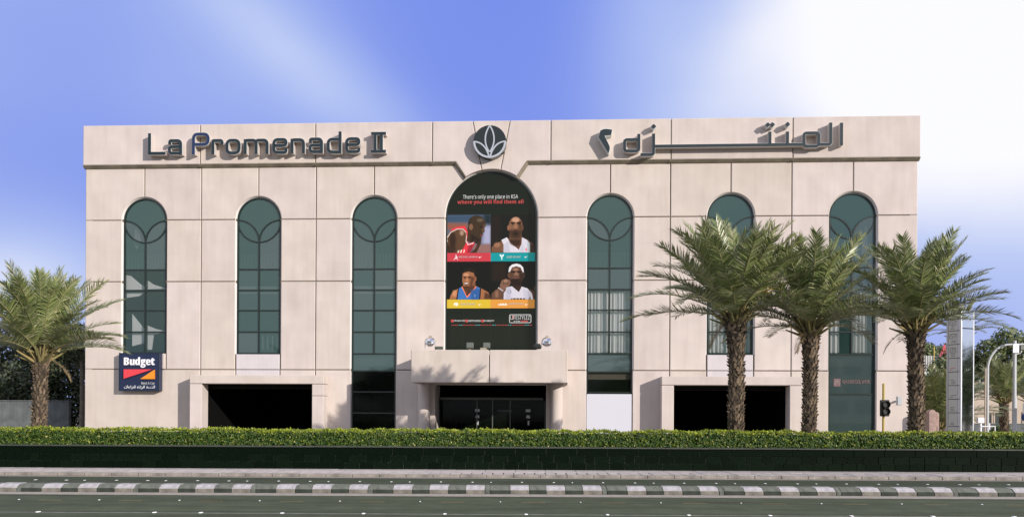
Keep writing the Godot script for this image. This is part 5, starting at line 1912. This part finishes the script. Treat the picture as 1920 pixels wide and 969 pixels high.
	tag(c2, "straight steel pole with a small camera box at its head", "pole")
	obj("post", pole([Vector3(0, 0, 0), Vector3(0, 2.5, 0), Vector3(0, 2.51, 0), Vector3(0, 5.0, 0)], [0.1, 0.1, 0.08, 0.075]), M["paintedsteel"], c2)
	b = MB.new()
	b.block(Vector3(-0.14, 4.45, 0.06), Vector3(0.12, 4.85, 0.14), 0.01)
	obj("junction_box", b, M["steel"], c2)
	b = MB.new()
	b.block(Vector3(0.2, 4.58, -0.1), Vector3(0.45, 4.78, 0.12), 0.015)
	obj("camera_box", b, M["fixture"], c2)
	obj("arm", pole([Vector3(0.06, 4.4, 0.02), Vector3(0.25, 4.44, 0.02), Vector3(0.31, 4.6, 0.02)], [0.016, 0.016, 0.016], 6), M["steel"], c2)
	var s := base("road_sign_board", self, Vector3(23.2, 0, -41.0))
	tag(s, "grey road sign seen from its back on two posts", "road sign")
	b = MB.new()
	b.block(Vector3(-0.85, 1.83, -0.02), Vector3(0.85, 2.22, 0.02), 0.008)
	obj("panel", b, M["signgrey"], s)
	for x in [-0.42, 0.02]:
		obj("post", pole([Vector3(x, 0, -0.06), Vector3(x, 1.8, -0.06)], [0.055, 0.055]), M["paintedsteel"], s)
	b = MB.new()
	b.block(Vector3(-0.5, 1.62, -0.09), Vector3(0.12, 1.78, -0.03), 0.02)
	obj("brace", b, M["signgrey"], s)
	var s3 := base("hanging_sign_board", self, Vector3(23.6, 0, -42.0))
	tag(s3, "small pale sign board fixed high by the picture edge", "road sign")
	b = MB.new()
	b.block(Vector3(-0.5, 2.5, 0.05), Vector3(0.45, 2.9, 0.09), 0.008)
	obj("panel", b, M["panelgrey"], s3)
	obj("post", pole([Vector3(0.2, 0, 0), Vector3(0.2, 2.8, 0)], [0.05, 0.05]), M["paintedsteel"], s3)
	var s2 := base("round_sign", self, Vector3(23.0, 0, -41.9))
	tag(s2, "round blue sign with white stripes below the grey board", "road sign")
	b = MB.new()
	b.prism(arc(Vector2(0, 1.62), 0.22, 0, 350, 36), -0.02, 0.02, 0.004)
	obj("disc", b, M["signblueround"], s2)
	b = MB.new()
	b.stroke(P([-0.12, 1.76, 0.0, 1.5, 0.12, 1.76]), 0.05, 0.02, 0.026)
	obj("stripe", b, M["white"], s2)
	obj("post", pole([Vector3(0, 0, -0.05), Vector3(0, 1.6, -0.05)], [0.04, 0.04]), M["paintedsteel"], s2)
	# white meter box on a stand
	var u := base("meter_box", self, Vector3(20.4, 0, -40.8))
	tag(u, "small white utility box on a stand with a pipe rail", "utility box")
	b = MB.new()
	b.block(Vector3(-0.16, 1.35, -0.1), Vector3(0.12, 1.58, 0.1), 0.015)
	obj("box", b, M["white"], u)
	obj("stand", pole([Vector3(0, 0, 0), Vector3(0, 1.36, 0)], [0.05, 0.05]), M["white"], u)
	obj("pipe", pole([Vector3(0.0, 1.2, 0.05), Vector3(0.6, 1.2, 0.05), Vector3(0.6, 0.3, 0.05)], [0.025, 0.025, 0.025], 7), M["white"], u)
	obj("pipe", pole([Vector3(0.36, 1.05, 0.05), Vector3(0.36, 1.35, 0.05)], [0.025, 0.025], 7), M["white"], u)
	# a dark round shrub poking out of the hedge
	var sh := base("shrub", self, Vector3(3.55, 0.72, -26.2))
	tag(sh, "small dark round shrub poking out of the clipped hedge", "shrub")
	leaf_crown("leaves", [[0, 0.3, 0, 0.17], [0.08, 0.26, 0.02, 0.13]], 900, 0.022, Color(0.02, 0.035, 0.015), Color(0.06, 0.085, 0.035), 66, sh)

func surroundings() -> void:
	# beyond the left edge of the building
	var b := MB.new()
	b.block(Vector3(-32, 0, -0.12), Vector3(-20.75, 2.12, 0.12), 0.02)
	var w := base("boundary_wall", self, Vector3(0, 0, -44.0))
	tag(w, "plain blue grey concrete boundary wall behind the single palm", "wall")
	obj("wall", b, M["concrete"], w)
	b = MB.new()
	b.block(Vector3(-32, 2.12, -0.16), Vector3(-20.7, 2.17, 0.16), 0.01)
	obj("coping", b, M["concrete"], w)
	var d0 := Color(0.022, 0.035, 0.015)
	var d1 := Color(0.07, 0.085, 0.04)
	tree(Vector3(-27.5, 0, -50.0), "dark dense tree behind the boundary wall beside the palm", 3.6, [[0, 4.6, 0, 2.2], [-1.6, 3.2, 0.6, 1.7], [1.5, 3.0, 0.3, 1.8], [0.2, 2.0, 0.8, 1.6]], 9000, 0.13, d0, d1, 301, 0.2)
	tree(Vector3(-23.6, 0, -48.0), "dark bushy tree between the boundary wall and the building", 3.4, [[0, 4.8, 0, 1.7], [-0.8, 3.0, 0.5, 1.7], [1.2, 3.6, 0.2, 1.5], [1.6, 2.0, 0.2, 1.4], [0.1, 1.5, 0.6, 1.5]], 13000, 0.12, d0, d1, 302, 0.16)
	tree(Vector3(-31.5, 0, -49.0), "dark tree at the far end of the boundary wall", 3.4, [[0, 4.2, 0, 2.0], [-1.2, 3.0, 0.4, 1.6], [1.2, 2.8, 0.2, 1.7], [0, 1.6, 0.5, 1.5]], 7500, 0.13, d0, d1, 303, 0.18)
	var sl := base("slim_tree", self, Vector3(-19.75, 0, -43.0))
	tag(sl, "slim pale trunked tree standing against the building's side", "tree")
	b = MB.new()
	b.tube(PackedVector3Array([Vector3(0, 0, 0), Vector3(0.03, 2.2, 0), Vector3(-0.02, 4.4, 0)]), PackedFloat32Array([0.12, 0.1, 0.07]), 12)
	obj("trunk", b, M["bark"], sl)
	leaf_crown("crown", [[-0.6, 4.6, 0, 1.0], [-1.4, 4.0, 0.2, 0.9], [-0.3, 5.2, -0.3, 0.7]], 3200, 0.1, d0, d1, 304, sl)
	# beyond the right edge: house, far mall, palms, trees
	var h := base("beige_house", self, Vector3(38.5, 0, -75.0))
	tag(h, "low beige house with dark windows behind the background palms", "house")
	b = MB.new()
	b.box(Vector3(-3.4, 0, -8), Vector3(6, 4.2, 0))
	obj("wall", b, M["beige"], h)
	b = MB.new()
	b.block(Vector3(-3.5, 4.2, -8.1), Vector3(6.1, 4.45, 0.1), 0.03)
	obj("roof", b, M["beige"], h)
	for x in [-0.35, 0.3, 2.6, 4.2]:
		var wn := base("window", h)
		b = MB.new()
		b.box(Vector3(x - 0.24, 0.8, 0.0), Vector3(x + 0.24, 2.05, 0.03))
		obj("pane", b, M["frame"], wn)
		b = MB.new()
		b.stroke(P([x - 0.24, 0.8, x + 0.24, 0.8, x + 0.24, 2.05, x - 0.24, 2.05]), 0.1, 0.0, 0.08, true)
		obj("frame", b, M["beige"], wn)
	var lw := base("garden_wall", self, Vector3(34.6, 0, -66.0))
	tag(lw, "low grey garden wall in front of the beige house", "wall")
	b = MB.new()
	b.block(Vector3(-3.5, 0, -0.1), Vector3(5, 1.15, 0.1), 0.02)
	obj("wall", b, M["concrete"], lw)
	b = MB.new()
	b.block(Vector3(-3.52, 1.15, -0.13), Vector3(5.02, 1.2, 0.13), 0.01)
	obj("coping", b, M["concrete"], lw)
	var f := base("far_mall", self, Vector3(56.0, 0, -120.0))
	tag(f, "distant white ribbed mall with a red and yellow gable", "building")
	b = MB.new()
	b.box(Vector3(-6, 0, -14), Vector3(6, 7.0, -0.3))
	obj("wall", b, M["farwhite"], f)
	b = MB.new()
	b.box(Vector3(-6, 7.0, -1.0), Vector3(6, 9.4, -0.25))
	for k in 40:
		b.box(Vector3(-6 + k * 0.3, 7.6, -0.25), Vector3(-5.86 + k * 0.3, 9.55, -0.05))
	obj("ribbed_parapet", b, M["farwhite"], f)
	for k in 12:
		b = MB.new()
		b.box(Vector3(-5.8 + k, 6.2, -0.3), Vector3(-5.1 + k, 7.3, -0.2))
		obj("window", b, M["fargreen"], f)
	b = MB.new()
	b.prism(P([-2.2, 8.0, 0.4, 8.0, -0.9, 10.3]), -0.2, 0.4)
	obj("gable", b, M["fargreen"], f)
	b = MB.new()
	b.prism(P([-1.3, 9.35, -0.9, 9.6, -0.5, 9.35, -0.75, 10.75, -0.9, 11.0, -1.05, 10.75]), 0.4, 0.5)
	b.prism(P([-1.55, 9.3, -0.25, 9.3, -0.9, 11.0]), 0.35, 0.45)
	obj("gable_peak", b, M["farred"], f)
	b = MB.new()
	b.prism(P([-1.5, 8.6, -0.9, 8.05, -0.3, 8.6, -0.35, 9.35, -0.9, 9.7, -1.45, 9.35]), 0.4, 0.55)
	obj("gable_diamond", b, M["farolive"], f)
	var fp := base("flag_pole", self, Vector3(52.2, 0, -116.0))
	tag(fp, "thin yellow pole in front of the distant white mall", "pole")
	obj("pole", pole([Vector3(0, 0, 0), Vector3(0, 10.4, 0)], [0.12, 0.08], 8), M["yellowpost"], fp)
	var g0 := Color(0.05, 0.08, 0.025)
	var g1 := Color(0.16, 0.18, 0.07)
	tree(Vector3(59.5, 0, -140.0), "green tree crown rising behind the distant mall's gable", 8.0, [[0, 12.0, 0, 2.2], [2.2, 11.4, 0.5, 1.7], [-2.2, 11.3, 0, 1.8], [0.5, 9.5, 0.5, 2.2]], 5000, 0.28, g0, g1, 311, 0.3)
	tree(Vector3(66.0, 0, -142.0), "green tree crown behind the mirrored pylon, beyond the mall", 7.5, [[0, 11.0, 0, 2.2], [1.8, 10.5, 0.5, 1.6], [-1.9, 10.2, 0, 1.6], [0, 9, 0, 1.7]], 4000, 0.28, g0, g1, 312, 0.3)
	tree(Vector3(45.5, 0, -86.0), "tall leafy tree above the background palms by the pole", 6.0, [[0, 8.6, 0, 1.5], [1.6, 8.0, 0.5, 1.4], [-1.6, 7.6, 0, 1.5], [0.6, 6.2, 0.5, 1.8], [-1.0, 5.2, 0, 1.7]], 5200, 0.2, g0, g1, 313, 0.25)
	tree(Vector3(42.0, 0, -88.0), "leafy tree between the pylon and the arched post", 5.0, [[0, 7.2, 0, 1.6], [1.6, 6.4, 0.5, 1.4], [-1.5, 6.0, 0, 1.5], [0, 4.8, 0, 1.7]], 4600, 0.2, g0, g1, 314, 0.25)
	tree(Vector3(50.0, 0, -87.0), "broad leafy tree at the picture edge behind the sign", 5.0, [[0, 8.0, 0, 1.7], [1.6, 7.2, 0.5, 1.5], [-1.5, 6.4, 0, 1.7], [0, 5, 0, 2.0]], 4600, 0.2, g0, g1, 315, 0.25)
	var bs := base("bush", self, Vector3(29.2, 0, -56.0))
	tag(bs, "rounded green bush beside the foot of the steel poles", "bush")
	leaf_crown("leaves", [[0, 0.7, 0, 0.6], [0.4, 0.55, 0, 0.5], [-0.45, 0.5, 0.1, 0.45]], 2600, 0.07, Color(0.04, 0.09, 0.02), Color(0.12, 0.18, 0.04), 321, bs)

func across_the_street() -> void:
	var b := MB.new()
	var list := [[38.0, 70.0, 26.0, 19.0, "tall pale office block across the street, reflected in the window beside the poster", 5]]
	for e in list:
		var o := base("office_block", self, Vector3(e[0], 0, e[1]))
		tag(o, e[4], "building")
		b = MB.new()
		b.box(Vector3(-e[2] / 2.0, 0, 0), Vector3(e[2] / 2.0, e[3], 14))
		obj("wall", b, M["beige"], o)
		b = MB.new()
		b.block(Vector3(-e[2] / 2.0 - 0.3, e[3], -0.3), Vector3(e[2] / 2.0 + 0.3, e[3] + 0.8, 14.3), 0.1)
		obj("parapet", b, M["farwhite"], o)
		for k in e[5]:
			for i in 7:
				b = MB.new()
				var x: float = -e[2] / 2.0 + (i + 0.5) * e[2] / 7.0
				b.box(Vector3(x - e[2] / 19.0, 1.0 + k * 3.6, -0.05), Vector3(x + e[2] / 19.0, 3.2 + k * 3.6, 0.02))
				obj("window", b, M["frame"], o)
	var g0 := Color(0.04, 0.065, 0.02)
	var g1 := Color(0.12, 0.15, 0.05)
	tree(Vector3(-24, 0, 34), "round tree across the street, reflected low in the glass", 4.5, [[0, 6.0, 0, 2.6], [2, 4.6, 0, 2.0], [-2, 4.8, 0, 2.1]], 3500, 0.22, g0, g1, 401, 0.25, "trees across the street")
	tree(Vector3(44, 0, -29), "tree by the road beyond the pylon, mirrored in its steel face", 4.5, [[0, 5.0, 0, 1.9], [1.2, 4.0, 0.6, 1.7], [-1.2, 3.6, -0.6, 1.7], [0, 2.4, 0, 1.8]], 4500, 0.16, g0, g1, 403, 0.22)
	tree(Vector3(6, 0, 38), "broad tree across the street, reflected in the entrance glass", 4.5, [[0, 5.6, 0, 2.6], [2.2, 4.6, 0, 2.0], [-2, 4.4, 0, 2.1]], 3500, 0.22, g0, g1, 402, 0.25, "trees across the street")

func palms() -> void:
	frond_set()
	var p0 := palm("date_palm", Vector3(-13.55, 0.045, -26.9), 3.42, 0.175, 0.215, 0.77, 70, Vector2(0.0, 0.0), 41)
	tag(p0, "date palm standing alone beside the building's far corner", "palm tree", "date palms behind the hedge")
	p0.rotation.y = 0.7
	var p1 := palm("date_palm", Vector3(6.44, 0.045, -26.9), 4.6, 0.2, 0.285, 0.88, 76, Vector2(-0.06, 0), 42)
	tag(p1, "tallest date palm in front of the garage with yellow fruit stalks", "palm tree", "date palms behind the hedge")
	var b := MB.new()
	for i in 26:
		var r := RandomNumberGenerator.new()
		r.seed = 600 + i
		var s := Vector3(0.3, 4.85, 0.4)
		var e := s + Vector3(r.randf_range(0.2, 0.85), r.randf_range(0.1, 0.75), r.randf_range(0.2, 0.5))
		b.tube(PackedVector3Array([s, s.lerp(e, 0.6) + Vector3(0, 0.12, 0), e]), PackedFloat32Array([0.02, 0.014, 0.01]), 5)
	obj("fruit_stalks", b, M["fruit"], p1)
	var p2 := palm("date_palm", Vector3(8.55, 0.045, -27.0), 4.3, 0.18, 0.24, 0.8, 66, Vector2(0.06, 0), 43)
	tag(p2, "slimmer date palm between the tallest palm and the corner palm", "palm tree", "date palms behind the hedge")
	var p3 := palm("date_palm", Vector3(11.58, 0.045, -26.9), 4.36, 0.195, 0.245, 0.77, 68, Vector2(0.03, 0), 44)
	tag(p3, "dark trunked date palm at the corner nearest the mirrored pylon", "palm tree", "date palms behind the hedge")
	var q := palm("background_palm", Vector3(28.9, 0, -55.0), 2.9, 0.22, 0.26, 0.75, 44, Vector2.ZERO, 45, 1.0, false)
	tag(q, "small palm between the steel pole and the beige house", "palm tree", "palms in the background")
	q = palm("background_palm", Vector3(26.5, 0, -56.0), 2.6, 0.22, 0.26, 0.7, 40, Vector2.ZERO, 46, 1.0, false)
	tag(q, "small palm with fronds showing beside the mirrored pylon face", "palm tree", "palms in the background")
	q = palm("background_palm", Vector3(21.9, 0, -48.0), 1.5, 0.22, 0.28, 0.95, 60, Vector2.ZERO, 47, 1.0, false)
	tag(q, "low bushy palm behind the pink stone posts", "palm tree", "palms in the background")
	q = palm("background_palm", Vector3(31.6, 0, -57.0), 3.0, 0.22, 0.26, 0.75, 40, Vector2.ZERO, 48, 1.0, false)
	tag(q, "background palm beyond the grey road sign", "palm tree", "palms in the background")
	q = palm("background_palm", Vector3(20.6, 0, -43.0), 5.6, 0.16, 0.2, 0.5, 34, Vector2.ZERO, 49, 1.1, false)
	tag(q, "pale palm crown showing just above the steel pylon", "palm tree", "palms in the background")

func _ready() -> void:
	rng.seed = 20
	camera_and_light()
	materials()
	street()
	bld = base("shopping_centre", self, FRONT, YAW)
	tag(bld, "beige stone clad shopping centre with tall arched green windows", "building")
	facade()
	portal(-12.66, -6.94, -12.15, -7.43, 2.6)
	portal(7.1, 12.83, 7.6, 12.28, 0.0)
	windows()
	canopy()
	wall_signs()
	poster()
	canopy_lamps()
	surroundings()
	across_the_street()
	palms()
	hedge()
	furniture()
